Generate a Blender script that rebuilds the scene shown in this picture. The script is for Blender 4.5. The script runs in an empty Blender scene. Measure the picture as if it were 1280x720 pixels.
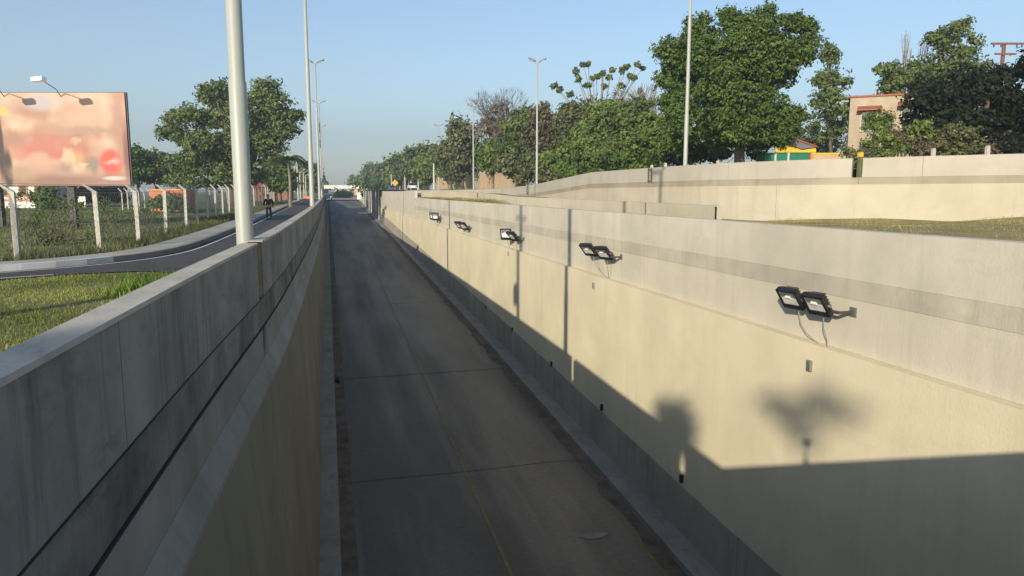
import bpy, bmesh, math, random
import numpy as np
from mathutils import Vector, Matrix
R = math.radians
C = bpy.context.scene.collection
SC = bpy.context.scene

# ------------------------------------------------------------ camera
F, HOR, VPX = 900.0, 239.0, 409.0            # focal length / horizon / road direction, in photo pixels (1280x720)
PITCH = math.atan((360 - HOR) / F)
YAW = math.atan((640 - VPX) * math.cos(PITCH) / F)
cam_d = bpy.data.cameras.new('camera'); cam = bpy.data.objects.new('camera', cam_d); C.objects.link(cam)
cam_d.sensor_width = 36; cam_d.lens = F * 36 / 1280; cam_d.clip_start = 0.05; cam_d.clip_end = 6000
cam.location = (0, 0, 0); cam.rotation_euler = (math.pi / 2 - PITCH, 0, -YAW)
SC.camera = cam
# ------------------------------------------------------------ light
SUN_V = Vector((8.5, 11.28, -4.68)).normalized()      # the way the light travels
EL = math.asin(-SUN_V.z); AZ = math.atan2(-SUN_V.x, -SUN_V.y)
w = bpy.data.worlds.new('World'); SC.world = w; w.use_nodes = True
nt = w.node_tree; sky = nt.nodes.new('ShaderNodeTexSky'); sky.sky_type = 'NISHITA'; sky.sun_disc = False
sky.sun_elevation = EL; sky.sun_rotation = AZ; sky.air_density = 1.0; sky.dust_density = 0.8; sky.ozone_density = 2.0
bgn = nt.nodes['Background']; bgn.inputs[1].default_value = 0.115
nt.links.new(sky.outputs[0], bgn.inputs[0])
sd = bpy.data.lights.new('sun', 'SUN'); sd.energy = 5.0; sd.angle = R(0.53); sd.color = (1.0, 0.88, 0.70)
so = bpy.data.objects.new('sun', sd); C.objects.link(so); so.rotation_euler = SUN_V.to_track_quat('-Z', 'Y').to_euler()
SC.view_settings.view_transform = 'Standard'; SC.view_settings.look = 'None'
SC.view_settings.exposure = 0.68; SC.view_settings.gamma = 1; SC.view_settings.use_curve_mapping = False
try:
    SC.cycles.volume_bounces = 0; SC.cycles.max_bounces = 6; SC.cycles.diffuse_bounces = 3
except Exception: pass

# ------------------------------------------------------------ measuring helpers
def ray(px, py):
    r = px - 640; d = py - 360
    fw = F * math.cos(PITCH) - d * math.sin(PITCH); up = -F * math.sin(PITCH) - d * math.cos(PITCH)
    return Vector((r * math.cos(YAW) + fw * math.sin(YAW), fw * math.cos(YAW) - r * math.sin(YAW), up)), fw
def at(px, py, D):                                   # point at depth D along the level view direction
    v, fw = ray(px, py); return v * (D / fw)
def flat(px, D, z):                                  # same, at height z
    v = at(px, HOR, D); return Vector((v.x, v.y, z))
def lerp(tab, t):
    if t <= tab[0][0]: a, b = tab[0], tab[1]
    elif t >= tab[-1][0]: a, b = tab[-2], tab[-1]; 
    else:
        for a, b in zip(tab, tab[1:]):
            if a[0] <= t <= b[0]: break
    if t <= tab[0][0] or t >= tab[-1][0]:
        e = tab[0] if t <= tab[0][0] else tab[-1]; return e[1]
    return a[1] + (b[1] - a[1]) * (t - a[0]) / (b[0] - a[0])

# ------------------------------------------------------------ tagging
def tag(o, label=None, cat=None, group=None, kind=None):
    if label: o['label'] = label
    if cat: o['category'] = cat
    if group: o['group'] = group
    if kind: o['kind'] = kind
    return o
def empty(name, loc, label, cat, group=None, rz=0):
    o = bpy.data.objects.new(name, None); C.objects.link(o); o.location = loc; o.rotation_euler = (0, 0, rz)
    o.empty_display_size = 0.3
    return tag(o, label, cat, group)
def copy_tree(o, parent=None):
    c = o.copy(); C.objects.link(c)
    if parent is not None:
        c.parent = parent; c.matrix_parent_inverse = o.matrix_parent_inverse.copy()
    for ch in [x for x in bpy.data.objects if x.parent == o]: copy_tree(ch, c)
    return c

class MB:
    def __init__(s): s.v = []; s.f = []; s.smooth = False
    def add(s, vs, fs):
        n = len(s.v); s.v += [tuple(v) for v in vs]; s.f += [tuple(i + n for i in f) for f in fs]; return s
    def box(s, c, d, M=None):
        x, y, z = d[0] / 2, d[1] / 2, d[2] / 2
        vs = [Vector((sx * x, sy * y, sz * z)) for sz in (-1, 1) for sy in (-1, 1) for sx in (-1, 1)]
        if M is not None: vs = [M @ v for v in vs]
        vs = [v + Vector(c) for v in vs]
        return s.add(vs, [(0, 2, 3, 1), (4, 5, 7, 6), (0, 1, 5, 4), (2, 6, 7, 3), (0, 4, 6, 2), (1, 3, 7, 5)])
    def tube(s, pts, rad, n=10, cap=True):
        pts = [Vector(p) for p in pts]
        if not isinstance(rad, (list, tuple)): rad = [rad] * len(pts)
        base = len(s.v); ref = None
        for i, p in enumerate(pts):
            t = (pts[min(i + 1, len(pts) - 1)] - pts[max(i - 1, 0)]).normalized()
            if ref is None: ref = Vector((1, 0, 0)) if abs(t.x) < 0.9 else Vector((0, 1, 0))
            a = (ref - t * ref.dot(t)).normalized(); b = t.cross(a); ref = a
            for k in range(n):
                an = 2 * math.pi * k / n; s.v.append(tuple(p + (a * math.cos(an) + b * math.sin(an)) * rad[i]))
        for i in range(len(pts) - 1):
            for k in range(n):
                k2 = (k + 1) % n
                s.f.append((base + i * n + k, base + i * n + k2, base + (i + 1) * n + k2, base + (i + 1) * n + k))
        if cap:
            s.f.append(tuple(base + k for k in range(n))[::-1]); m = base + (len(pts) - 1) * n
            s.f.append(tuple(m + k for k in range(n)))
        return s
    def sweep(s, stations, closed=True):             # list of rings (same number of points)
        n = len(stations[0]); base = len(s.v)
        for st in stations: s.v += [tuple(p) for p in st]
        for i in range(len(stations) - 1):
            for k in range(n if closed else n - 1):
                k2 = (k + 1) % n
                s.f.append((base + i * n + k, base + (i + 1) * n + k, base + (i + 1) * n + k2, base + i * n + k2))
        if closed:
            s.f.append(tuple(base + k for k in range(n))); m = base + (len(stations) - 1) * n
            s.f.append(tuple(m + k for k in range(n))[::-1])
        return s
    def ball(s, c, r, n=10, m=7):
        c = Vector(c); r = Vector(r) if hasattr(r, '__len__') else Vector((r, r, r)); rings = []
        for i in range(m + 1):
            a = math.pi * (i + 0.02) / (m + 0.04) - math.pi / 2
            rings.append([c + Vector((r.x * math.cos(a) * math.cos(2 * math.pi * k / n), r.y * math.cos(a) * math.sin(2 * math.pi * k / n), r.z * math.sin(a))) for k in range(n)])
        return s.sweep(rings)
    def build(s, name, mat, parent=None, smooth=False, bevel=0, fixn=True):
        me = bpy.data.meshes.new(name); me.from_pydata(s.v, [], s.f); me.update()
        if fixn:
            bm = bmesh.new(); bm.from_mesh(me); bmesh.ops.recalc_face_normals(bm, faces=bm.faces); bm.to_mesh(me); bm.free()
        if smooth:
            me.polygons.foreach_set('use_smooth', [True] * len(me.polygons))
        me.materials.append(mat)
        o = bpy.data.objects.new(name, me); C.objects.link(o)
        if parent is not None:
            o.parent = parent
            L = parent.location if parent.parent is None else Vector((0, 0, 0))
        if bevel:
            b = o.modifiers.new('bevel', 'BEVEL'); b.width = bevel; b.segments = 2; b.limit_method = 'ANGLE'
        return o

# ------------------------------------------------------------ materials
def mat(name, col, rough=0.8, metal=0.0, noise=0.0, nscale=3.0, bump=0.0, bscale=30.0, spec=0.3, trans=0.0, stretch=(1, 1, 1), col2=None):
    m = bpy.data.materials.new(name); m.use_nodes = True; t = m.node_tree; b = t.nodes['Principled BSDF']
    b.inputs['Base Color'].default_value = (*col, 1); b.inputs['Roughness'].default_value = rough
    b.inputs['Metallic'].default_value = metal; b.inputs['Specular IOR Level'].default_value = spec
    tc = t.nodes.new('ShaderNodeTexCoord'); mp = t.nodes.new('ShaderNodeMapping'); mp.inputs['Scale'].default_value = stretch
    t.links.new(tc.outputs['Object'], mp.inputs[0])
    if noise or col2:
        n = t.nodes.new('ShaderNodeTexNoise'); n.inputs['Scale'].default_value = nscale; n.inputs['Detail'].default_value = 8; n.inputs['Roughness'].default_value = 0.65
        t.links.new(mp.outputs[0], n.inputs[0])
        cr = t.nodes.new('ShaderNodeValToRGB'); cr.color_ramp.elements[0].position = 0.3; cr.color_ramp.elements[1].position = 0.7
        c2 = col2 or tuple(min(1, c * (1 + noise)) for c in col); c1 = col if col2 else tuple(c * (1 - noise) for c in col)
        cr.color_ramp.elements[0].color = (*c1, 1); cr.color_ramp.elements[1].color = (*c2, 1)
        t.links.new(n.outputs[0], cr.inputs[0]); t.links.new(cr.outputs[0], b.inputs['Base Color'])
    if bump:
        n2 = t.nodes.new('ShaderNodeTexNoise'); n2.inputs['Scale'].default_value = bscale; n2.inputs['Detail'].default_value = 6
        t.links.new(mp.outputs[0], n2.inputs[0]); bp = t.nodes.new('ShaderNodeBump'); bp.inputs['Strength'].default_value = bump; bp.inputs['Distance'].default_value = 0.02
        t.links.new(n2.outputs[0], bp.inputs['Height']); t.links.new(bp.outputs[0], b.inputs['Normal'])
    return m

def concrete(name, col, dirt=(0.10, 0.095, 0.08), dirt_amt=0.4, streak=0.5, joint=0.0, joff=0.0, boards=0.0, patch=0.18, stain_scale=1.0):
    """cast concrete: broad patches, vertical run-off streaks, small pits, optional vertical joints every `joint` metres along y"""
    m = bpy.data.materials.new(name); m.use_nodes = True; t = m.node_tree; N = t.nodes; L = t.links; b = N['Principled BSDF']
    b.inputs['Roughness'].default_value = 0.9; b.inputs['Specular IOR Level'].default_value = 0.2
    tc = N.new('ShaderNodeTexCoord')
    def nz(scale, stretch=(1, 1, 1), det=6, rough=0.6):
        mp = N.new('ShaderNodeMapping'); mp.inputs['Scale'].default_value = stretch; L.new(tc.outputs['Object'], mp.inputs[0])
        n = N.new('ShaderNodeTexNoise'); n.inputs['Scale'].default_value = scale; n.inputs['Detail'].default_value = det; n.inputs['Roughness'].default_value = rough
        L.new(mp.outputs[0], n.inputs[0]); return n.outputs[0]
    def ramp(sock, a, bb, ca=(0, 0, 0, 1), cb=(1, 1, 1, 1)):
        r = N.new('ShaderNodeValToRGB'); r.color_ramp.elements[0].position = a; r.color_ramp.elements[1].position = bb
        r.color_ramp.elements[0].color = ca; r.color_ramp.elements[1].color = cb; L.new(sock, r.inputs[0]); return r.outputs[0]
    def mix(fac, a, bb, mode='MIX'):
        x = N.new('ShaderNodeMix'); x.data_type = 'RGBA'; x.blend_type = mode
        if isinstance(fac, float): x.inputs[0].default_value = fac
        else: L.new(fac, x.inputs[0])
        for i, s in ((6, a), (7, bb)):
            if isinstance(s, tuple): x.inputs[i].default_value = (*s[:3], 1)
            else: L.new(s, x.inputs[i])
        return x.outputs[2]
    def mul(s, k):
        x = N.new('ShaderNodeMath'); x.operation = 'MULTIPLY'; L.new(s, x.inputs[0])
        if isinstance(k, float): x.inputs[1].default_value = k
        else: L.new(k, x.inputs[1])
        return x.outputs[0]
    c = ramp(nz(0.45 * stain_scale, (1, 1, 1), 9, 0.62), 0.32, 0.7, (*[q * (1 - patch) for q in col], 1), (*[min(1, q * (1 + patch)) for q in col], 1))
    c = mix(mul(ramp(nz(1.6 * stain_scale, (1.5, 1.5, 0.12), 8, 0.7), 0.52, 0.78), streak * dirt_amt * 1.6), c, dirt)
    c = mix(mul(ramp(nz(1.1 * stain_scale, (1, 0.5, 1.6), 10, 0.75), 0.55, 0.8), dirt_amt), c, dirt)
    c = mix(mul(ramp(nz(38, (1, 1, 1), 3), 0.66, 0.72), 0.35), c, dirt)
    h = nz(22, (1, 1, 1), 8)
    if joint:
        sp = N.new('ShaderNodeSeparateXYZ'); L.new(tc.outputs['Object'], sp.inputs[0])
        def m_(op, a, v=0.0):
            x = N.new('ShaderNodeMath'); x.operation = op
            L.new(a, x.inputs[0]); x.inputs[1].default_value = v; return x.outputs[0]
        a = m_('ADD', sp.outputs[1], joff + 1000 * joint); a = m_('DIVIDE', a, joint); fr = m_('FRACT', a)
        near = m_('LESS_THAN', fr, 0.02 / joint)
        cell = m_('FLOOR', a); wn = N.new('ShaderNodeTexWhiteNoise'); wn.noise_dimensions = '1D'; L.new(cell, wn.inputs['W'])
        c = mix(mul(wn.outputs[0], 0.10), c, tuple(q * 0.55 for q in col))
        c = mix(mul(near, 0.55), c, tuple(q * .25 for q in col))
    L.new(c, b.inputs['Base Color'])
    bp = N.new('ShaderNodeBump'); bp.inputs['Strength'].default_value = 0.35; bp.inputs['Distance'].default_value = 0.015
    L.new(h, bp.inputs['Height']); L.new(bp.outputs[0], b.inputs['Normal'])
    return m

M = {}
M['cap'] = concrete('cap_concrete', (0.42, 0.39, 0.34), dirt_amt=0.6, streak=0.1, stain_scale=3)
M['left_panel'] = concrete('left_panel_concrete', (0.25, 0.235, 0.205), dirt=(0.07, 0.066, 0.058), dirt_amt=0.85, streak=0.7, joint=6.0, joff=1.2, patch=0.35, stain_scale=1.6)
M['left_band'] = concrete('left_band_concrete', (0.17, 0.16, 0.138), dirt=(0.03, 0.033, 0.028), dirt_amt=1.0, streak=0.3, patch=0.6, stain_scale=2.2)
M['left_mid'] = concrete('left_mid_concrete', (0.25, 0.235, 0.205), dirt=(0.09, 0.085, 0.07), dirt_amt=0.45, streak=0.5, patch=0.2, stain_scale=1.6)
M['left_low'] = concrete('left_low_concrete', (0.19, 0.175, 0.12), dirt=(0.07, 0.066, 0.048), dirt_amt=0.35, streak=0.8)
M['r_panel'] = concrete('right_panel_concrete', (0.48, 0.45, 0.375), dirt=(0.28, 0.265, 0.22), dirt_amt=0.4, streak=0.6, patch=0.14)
M['r_band'] = concrete('right_band_concrete', (0.41, 0.38, 0.305), dirt=(0.24, 0.22, 0.175), dirt_amt=0.6, streak=0.7, patch=0.2)
M['r_mid'] = concrete('right_mid_concrete', (0.49, 0.455, 0.36), dirt=(0.32, 0.30, 0.24), dirt_amt=0.4, streak=0.6, patch=0.1)
M['r_low'] = concrete('right_low_concrete', (0.59, 0.53, 0.375), dirt=(0.40, 0.365, 0.27), dirt_amt=0.3, streak=0.7, patch=0.09)
M['r_foot'] = concrete('right_footing_concrete', (0.33, 0.30, 0.245), dirt=(0.12, 0.115, 0.10), dirt_amt=0.5, streak=0.9, joint=4.5, joff=0.6)
M['u_panel'] = concrete('upper_panel_concrete', (0.385, 0.36, 0.305), dirt=(0.24, 0.225, 0.19), dirt_amt=0.35, streak=0.5, joint=7.3, joff=0.5, patch=0.1)
M['u_band'] = concrete('upper_band_concrete', (0.28, 0.25, 0.19), dirt=(0.15, 0.13, 0.10), dirt_amt=0.7, streak=0.4)
M['u_low'] = concrete('upper_face_concrete', (0.42, 0.385, 0.30), dirt=(0.27, 0.25, 0.20), dirt_amt=0.4, streak=0.7, joint=8.0, joff=2.4, patch=0.1)
M['kerb'] = concrete('kerb_concrete', (0.24, 0.22, 0.19), dirt=(0.06, 0.055, 0.05), dirt_amt=0.8, streak=0.2, stain_scale=2)
M['walk'] = concrete('pavement_concrete', (0.36, 0.34, 0.31), dirt=(0.14, 0.13, 0.11), dirt_amt=0.5, streak=0.1, joint=2.0)
M['kerb_white'] = concrete('whitewashed_kerb', (0.52, 0.53, 0.52), dirt=(0.2, 0.2, 0.19), dirt_amt=0.6, streak=0.1, stain_scale=3)
M['asphalt'] = mat('asphalt', (0.055, 0.055, 0.058), 0.9, noise=0.35, nscale=0.9, bump=0.4, bscale=60)
M['gutter'] = mat('gutter_dirt', (0.055, 0.042, 0.03), 0.95, col2=(0.16, 0.13, 0.10), nscale=1.5, bump=0.5, bscale=25)
M['joint'] = mat('joint_filler_and_gap_shade', (0.02, 0.019, 0.017), 0.9, noise=0.4, nscale=8)
M['white_paint'] = mat('road_white', (0.55, 0.54, 0.50), 0.8, noise=0.3, nscale=5)
M['yellow_paint'] = mat('road_yellow', (0.24, 0.175, 0.05), 0.85, col2=(0.11, 0.10, 0.08), nscale=2.2)
M['grass_soil'] = mat('grass_soil', (0.09, 0.10, 0.028), 0.95, col2=(0.25, 0.215, 0.09), nscale=0.55, bump=0.8, bscale=14)
M['field'] = mat('field_ground', (0.06, 0.085, 0.022), 0.95, col2=(0.20, 0.19, 0.075), nscale=0.25, bump=0.8, bscale=6)
M['terrace'] = mat('terrace_ground', (0.14, 0.13, 0.045), 0.95, col2=(0.34, 0.26, 0.12), nscale=0.7, bump=0.8, bscale=9)
M['earth'] = mat('earth_bank', (0.36, 0.25, 0.15), 0.95, col2=(0.48, 0.37, 0.25), nscale=0.6, bump=0.8, bscale=2)
M['pole'] = mat('pole_paint', (0.30, 0.32, 0.295), 0.45, noise=0.06, nscale=2, stretch=(1, 1, 0.1), spec=0.5)
M['pole_conc'] = mat('pole_concrete', (0.45, 0.43, 0.38), 0.9, noise=0.15, nscale=3)
M['lamp_head'] = mat('lamp_head_paint', (0.22, 0.23, 0.23), 0.5)
M['lamp_glass'] = mat('lamp_lens', (0.6, 0.6, 0.58), 0.2, spec=0.5)
M['black'] = mat('black_enamel', (0.012, 0.012, 0.013), 0.4, noise=0.3, nscale=20, spec=0.5)
M['glass_dark'] = mat('dark_glass', (0.02, 0.025, 0.03), 0.08, spec=0.8)
M['refl'] = mat('reflector', (0.85, 0.85, 0.85), 0.3, metal=0.35, noise=0.25, nscale=9)
M['steel'] = mat('shadow_strip_grey', (0.32, 0.32, 0.31), 0.45, metal=0.7, noise=0.2, nscale=8)
M['dark_steel'] = mat('dark_steel', (0.05, 0.05, 0.048), 0.55, noise=0.3, nscale=6)
M['cable'] = mat('grey_cable', (0.22, 0.21, 0.19), 0.6)
M['hoard'] = mat('hoarding_sheet', (0.20, 0.23, 0.25), 0.5, metal=0.3, noise=0.3, nscale=1.2, stretch=(1, 1, 0.2))
M['brick'] = mat('orange_brick', (0.50, 0.20, 0.10), 0.9, noise=0.2, nscale=4)
M['wood'] = mat('weathered_wood', (0.16, 0.075, 0.05), 0.85, noise=0.3, nscale=5, stretch=(1, 1, 0.1))
M['bark'] = mat('bark', (0.10, 0.08, 0.06), 0.95, noise=0.4, nscale=4, bump=0.8, bscale=9, stretch=(1, 1, 0.3))
M['bark_pale'] = mat('pale_bark', (0.20, 0.165, 0.125), 0.95, noise=0.3, nscale=4, bump=0.6, bscale=9, stretch=(1, 1, 0.3))
M['red'] = mat('red_trim', (0.27, 0.085, 0.055), 0.7, noise=0.2, nscale=4)
M['plaster'] = mat('pale_plaster', (0.40, 0.34, 0.25), 0.9, col2=(0.27, 0.22, 0.16), nscale=0.9)
M['yellow'] = mat('yellow_board', (0.60, 0.38, 0.035), 0.6, noise=0.1, nscale=3)
M['green_sheet'] = mat('green_sheet', (0.015, 0.14, 0.09), 0.6, noise=0.15, nscale=3)
M['roof_grey'] = mat('grey_roof', (0.13, 0.13, 0.15), 0.7, noise=0.2, nscale=2)
M['white'] = mat('white_wall', (0.70, 0.68, 0.63), 0.7, noise=0.05, nscale=2)
M['car_white'] = mat('white_car_paint', (0.75, 0.75, 0.75), 0.25, spec=0.6)
M['car_blue'] = mat('blue_car_paint', (0.06, 0.07, 0.14), 0.2, spec=0.7)
M['rubber'] = mat('rubber', (0.02, 0.02, 0.02), 0.8)
M['skin'] = mat('skin', (0.30, 0.17, 0.11), 0.6)
M['hair'] = mat('hair', (0.012, 0.01, 0.009), 0.7)
M['jacket'] = mat('black_jacket', (0.012, 0.013, 0.014), 0.8, noise=0.3, nscale=12)
M['trouser'] = mat('dark_trousers', (0.016, 0.018, 0.026), 0.85, noise=0.3, nscale=12)
M['shirt'] = mat('cream_shirt', (0.55, 0.50, 0.36), 0.85)
M['lampbulb'] = mat('headlight_lens', (0.85, 0.87, 0.92), 0.1, spec=0.8)

def leafmat(name, a, b2, scale=0.6):
    m = bpy.data.materials.new(name); m.use_nodes = True; t = m.node_tree; N = t.nodes; L = t.links; p = N['Principled BSDF']
    p.inputs['Roughness'].default_value = 0.65; p.inputs['Specular IOR Level'].default_value = 0.25
    at_ = N.new('ShaderNodeAttribute'); at_.attribute_name = 'tint'
    r = N.new('ShaderNodeValToRGB'); r.color_ramp.elements[0].color = (*a, 1); r.color_ramp.elements[1].color = (*b2, 1)
    L.new(at_.outputs['Fac'], r.inputs[0]); L.new(r.outputs[0], p.inputs['Base Color'])
    tr = N.new('ShaderNodeBsdfTranslucent'); L.new(r.outputs[0], tr.inputs[0]); mx = N.new('ShaderNodeMixShader'); mx.inputs[0].default_value = 0.22
    L.new(p.outputs[0], mx.inputs[1]); L.new(tr.outputs[0], mx.inputs[2]); L.new(mx.outputs[0], N['Material Output'].inputs[0])
    return m
LF = {
 'deep': leafmat('leaf_deep', (0.022, 0.052, 0.012), (0.125, 0.19, 0.035)),
 'mid': leafmat('leaf_mid', (0.04, 0.07, 0.02), (0.16, 0.20, 0.055)),
 'bright': leafmat('leaf_bright', (0.048, 0.088, 0.022), (0.19, 0.245, 0.055)),
 'olive': leafmat('leaf_olive', (0.05, 0.065, 0.028), (0.17, 0.18, 0.07)),
 'grey': leafmat('leaf_grey', (0.12, 0.11, 0.09), (0.24, 0.21, 0.17)),
 'brown': leafmat('leaf_brown', (0.07, 0.062, 0.035), (0.17, 0.145, 0.08)),
 'black': leafmat('leaf_shade', (0.007, 0.011, 0.006), (0.020, 0.028, 0.011)),  # near-black leaves, shade put into the colour of the darkest masses
 'grass': leafmat('grass_blade', (0.07, 0.11, 0.02), (0.29, 0.30, 0.075)),
 'lush': leafmat('lush_blade', (0.06, 0.13, 0.012), (0.20, 0.32, 0.04)),
 'dry': leafmat('dry_blade', (0.13, 0.14, 0.035), (0.42, 0.36, 0.13)),
 'field': leafmat('field_blade', (0.045, 0.075, 0.018), (0.15, 0.19, 0.05)),
}
def quads_mesh(name, ctr, nrm, size, mat_, parent, tint, rng, aspect=0.6):
    n = len(ctr)
    nrm = nrm / (np.linalg.norm(nrm, axis=1, keepdims=True) + 1e-9)
    r = rng.normal(size=(n, 3)); u = np.cross(nrm, r); u /= (np.linalg.norm(u, axis=1, keepdims=True) + 1e-9)
    v = np.cross(nrm, u); s = size[:, None]
    P = np.empty((n, 4, 3)); P[:, 0] = ctr - u * s; P[:, 1] = ctr - v * s * aspect; P[:, 2] = ctr + u * s; P[:, 3] = ctr + v * s * aspect
    me = bpy.data.meshes.new(name); me.vertices.add(4 * n); me.vertices.foreach_set('co', P.reshape(-1).astype(np.float32))
    me.loops.add(4 * n); me.loops.foreach_set('vertex_index', np.arange(4 * n, dtype=np.int32))
    me.polygons.add(n); me.polygons.foreach_set('loop_start', np.arange(0, 4 * n, 4, dtype=np.int32))
    me.update(calc_edges=True)
    a = me.attributes.new('tint', 'FLOAT', 'POINT'); a.data.foreach_set('value', np.repeat(tint, 4).astype(np.float32))
    me.materials.append(mat_); o = bpy.data.objects.new(name, me); C.objects.link(o)
    if parent is not None: o.parent = parent
    return o
def foliage(name, blobs, leaf, mat_, parent, seed=1, dens=1.0, clump=None, up=0.4, fill=0.55, origin=(0, 0, 0), maxn=60000, spray=1.0, sub=0):
    """blobs: (x,y,z,rx,ry,rz). leaf clumps spread through each lobe's volume, thicker towards its skin"""
    rng = np.random.default_rng(seed); cs, ns, ts = [], [], []
    leaf = leaf * .78; dens = dens * .85
    clump = clump or leaf * 3.6; O = np.array(origin)
    if sub:
        nb = []
        for bl in blobs:
            for q in range(sub):
                d = rng.normal(size=3); d /= np.linalg.norm(d); f = .30 + .38 * rng.random(); rr_ = .42 + .22 * rng.random()
                nb.append(tuple(np.array(bl[:3]) + d * np.array(bl[3:6]) * (1.02 - rr_ * .55)) + tuple(np.array(bl[3:6]) * rr_ * np.array([1, 1, .72])))
        blobs = nb
    for bl in blobs:
        c = np.array(bl[:3]); r = np.array(bl[3:6]); area = 4 * math.pi * float(np.mean(r)) ** 2
        nc = max(6, int(dens * area / (clump ** 2) * 1.0))
        d = rng.normal(size=(nc, 3)); d /= np.linalg.norm(d, axis=1, keepdims=True)
        rad = 1.0 - (1 - fill) * rng.random(nc) ** 1.6
        rad *= 1 + 0.16 * np.sin(d[:, 0] * 5 + seed) * np.cos(d[:, 2] * 6 + bl[0]) + 0.10 * rng.normal(size=nc)
        cc = c + d * r * rad[:, None]; ct = rng.random(nc)
        k = 12; cl = np.repeat(cc, k, axis=0); dd = np.repeat(d, k, axis=0)
        sv = d + rng.normal(size=(nc, 3)) * .45; sv[:, 2] += .25; sv /= np.linalg.norm(sv, axis=1, keepdims=True)
        sl = (rng.random(nc) ** 2) * clump * 1.7 * spray
        cl = cl + np.repeat(sv * sl[:, None], k, axis=0) * (rng.random((nc * k, 1)) * 1.0)
        off = rng.normal(size=(nc * k, 3)) * clump * 0.34; off[:, 2] *= 0.6
        cs.append(cl + off); nn = dd * 0.7 + off / clump * 0.8 + rng.normal(size=(nc * k, 3)) * 0.55; nn[:, 2] += up; ns.append(nn)
        ts.append(np.clip(np.repeat(ct, k) * 0.65 + rng.random(nc * k) * 0.35, 0, 1))
    cs = np.concatenate(cs) - O; ns = np.concatenate(ns); ts = np.concatenate(ts)
    if len(cs) > maxn:
        ix = rng.permutation(len(cs))[:maxn]; cs, ns, ts = cs[ix], ns[ix], ts[ix]
    sz = leaf * (0.6 + 0.8 * rng.random(len(cs)))
    return quads_mesh(name, cs, ns, sz, mat_, parent, ts, rng)
def autolobes(cx, cy, w_, h_, n, seed, D, rr=0.36, fl=1.0):
    """lobes of one crown from its centre / size in photo pixels, set at depth D with real depth of their own"""
    rnd = random.Random(seed); out = []; k = D / F
    for i in range(n):
        a = 2 * math.pi * i / n + rnd.uniform(-.4, .4); q = rnd.uniform(0.45, 0.85) if i else 0
        x = cx + w_ / 2 * (1 - rr) * math.cos(a) * q * 1.25; y = cy - h_ / 2 * (1 - rr) * math.sin(a) * q * 1.25
        r = rr * min(w_, h_) / 2 * rnd.uniform(0.85, 1.35) * (1.25 if i == 0 else 1)
        p = at(x, y, D + rnd.uniform(-.5, .5) * w_ * k * 0.6 * fl)
        out.append((p.x, p.y, p.z, r * k * 1.1 * (w_ / min(w_, h_)) ** .4, r * k * 1.1, r * k * (h_ / min(w_, h_)) ** .4))
    return out
def pxlobes(lst, D, seed=0, dep=0.6):
    rnd = random.Random(seed); k = D / F; out = []
    for (x, y, rx, ry) in lst:
        p = at(x, y, D + rnd.uniform(-1, 1) * dep * rx * k)
        out.append((p.x, p.y, p.z, rx * k, rx * k * 0.95, ry * k))
    return out
def tree(lobes, base, leaf, kind, label, group=None, seed=1, dens=1.0, trunk_r=0.25, name='tree', bark='bark', limbs=6, fill=0.55, clump=None, cat='tree', maxn=60000, twigs=0, spray=.8, sub=6):
    base = Vector(base); t = empty(name, base, label, cat, group)
    foliage('crown', lobes, leaf, LF[kind], t, seed, dens, fill=fill, origin=base, clump=clump, maxn=maxn, spray=spray, sub=sub)
    rnd = random.Random(seed + 7); mb = MB()
    cz = sorted(lobes, key=lambda b: b[2]); ctr = Vector((sum(b[0] for b in lobes) / len(lobes), sum(b[1] for b in lobes) / len(lobes), sum(b[2] for b in lobes) / len(lobes)))
    fork = Vector((0, 0, 0)).lerp(ctr - base, 0.45); top = (ctr - base)
    mid = fork * 0.5 + Vector((rnd.uniform(-.2, .2), 0, 0))
    mb.tube([Vector((0, 0, -0.3)), mid, fork, top], [trunk_r * 1.25, trunk_r, trunk_r * .75, trunk_r * .35], 9)
    for b in rnd.sample(lobes, min(limbs, len(lobes))):
        e = Vector(b[:3]) - base; m1 = fork.lerp(e, 0.5) + Vector((rnd.uniform(-.3, .3), rnd.uniform(-.3, .3), rnd.uniform(-.1, .4)))
        mb.tube([fork * 0.9, m1, e], [trunk_r * .5, trunk_r * .32, trunk_r * .12], 7)
        for q in range(twigs):
            s_ = m1.lerp(e, rnd.random()); dv = Vector((rnd.uniform(-1, 1) * b[3], rnd.uniform(-1, 1) * b[4], rnd.uniform(-.2, 1.1) * b[5]))
            mb.tube([s_, s_ + dv * .5 + Vector((0, 0, .1)), e + dv], [trunk_r * .16, trunk_r * .09, trunk_r * .04], 5)
    mb.build('trunk', M[bark], t, smooth=True, fixn=False)
    return t

# ============================================================ STRUCTURE
GZ = -2.0                                                 # street level on the left
ROADZ = [(-60, -9.3), (0, -9.1), (14, -8.66), (35, -7.72), (60, -6.86), (99, -5.5), (154, -3.8), (190, -2.7), (215, -2.25), (260, -2.2), (600, -2.2)]
def rz(y): return lerp(ROADZ, y)
YS = [-30, -15, -6, -3, 0, 1.5, 3, 4.5, 6, 7, 8, 9, 10, 11, 12, 13, 14, 15, 16, 18, 21, 24, 30, 36, 44, 52, 60, 70, 80, 90, 99, 110, 119, 130, 142, 154, 166, 178, 190, 200]
LX = [(-30, -2.0), (-2, -1.55), (1, -1.38), (3.3, -1.31), (7, -1.21), (10, -1.07), (13, -.94), (16, -.88), (20, -.82), (32, -.67), (55, -.56), (200, -.52)]
def lx(y): return sum(lerp(LX, y + d) * w_ for d, w_ in ((-2, .12), (-1.2, .18), (-.5, .2), (.5, .2), (1.2, .18), (2, .12)))
def lztop(y): return -0.75 if y < 120 else -0.75 - (y - 120) / 80 * 0.5
def struct(o): o['kind'] = 'structure'; return o

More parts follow.
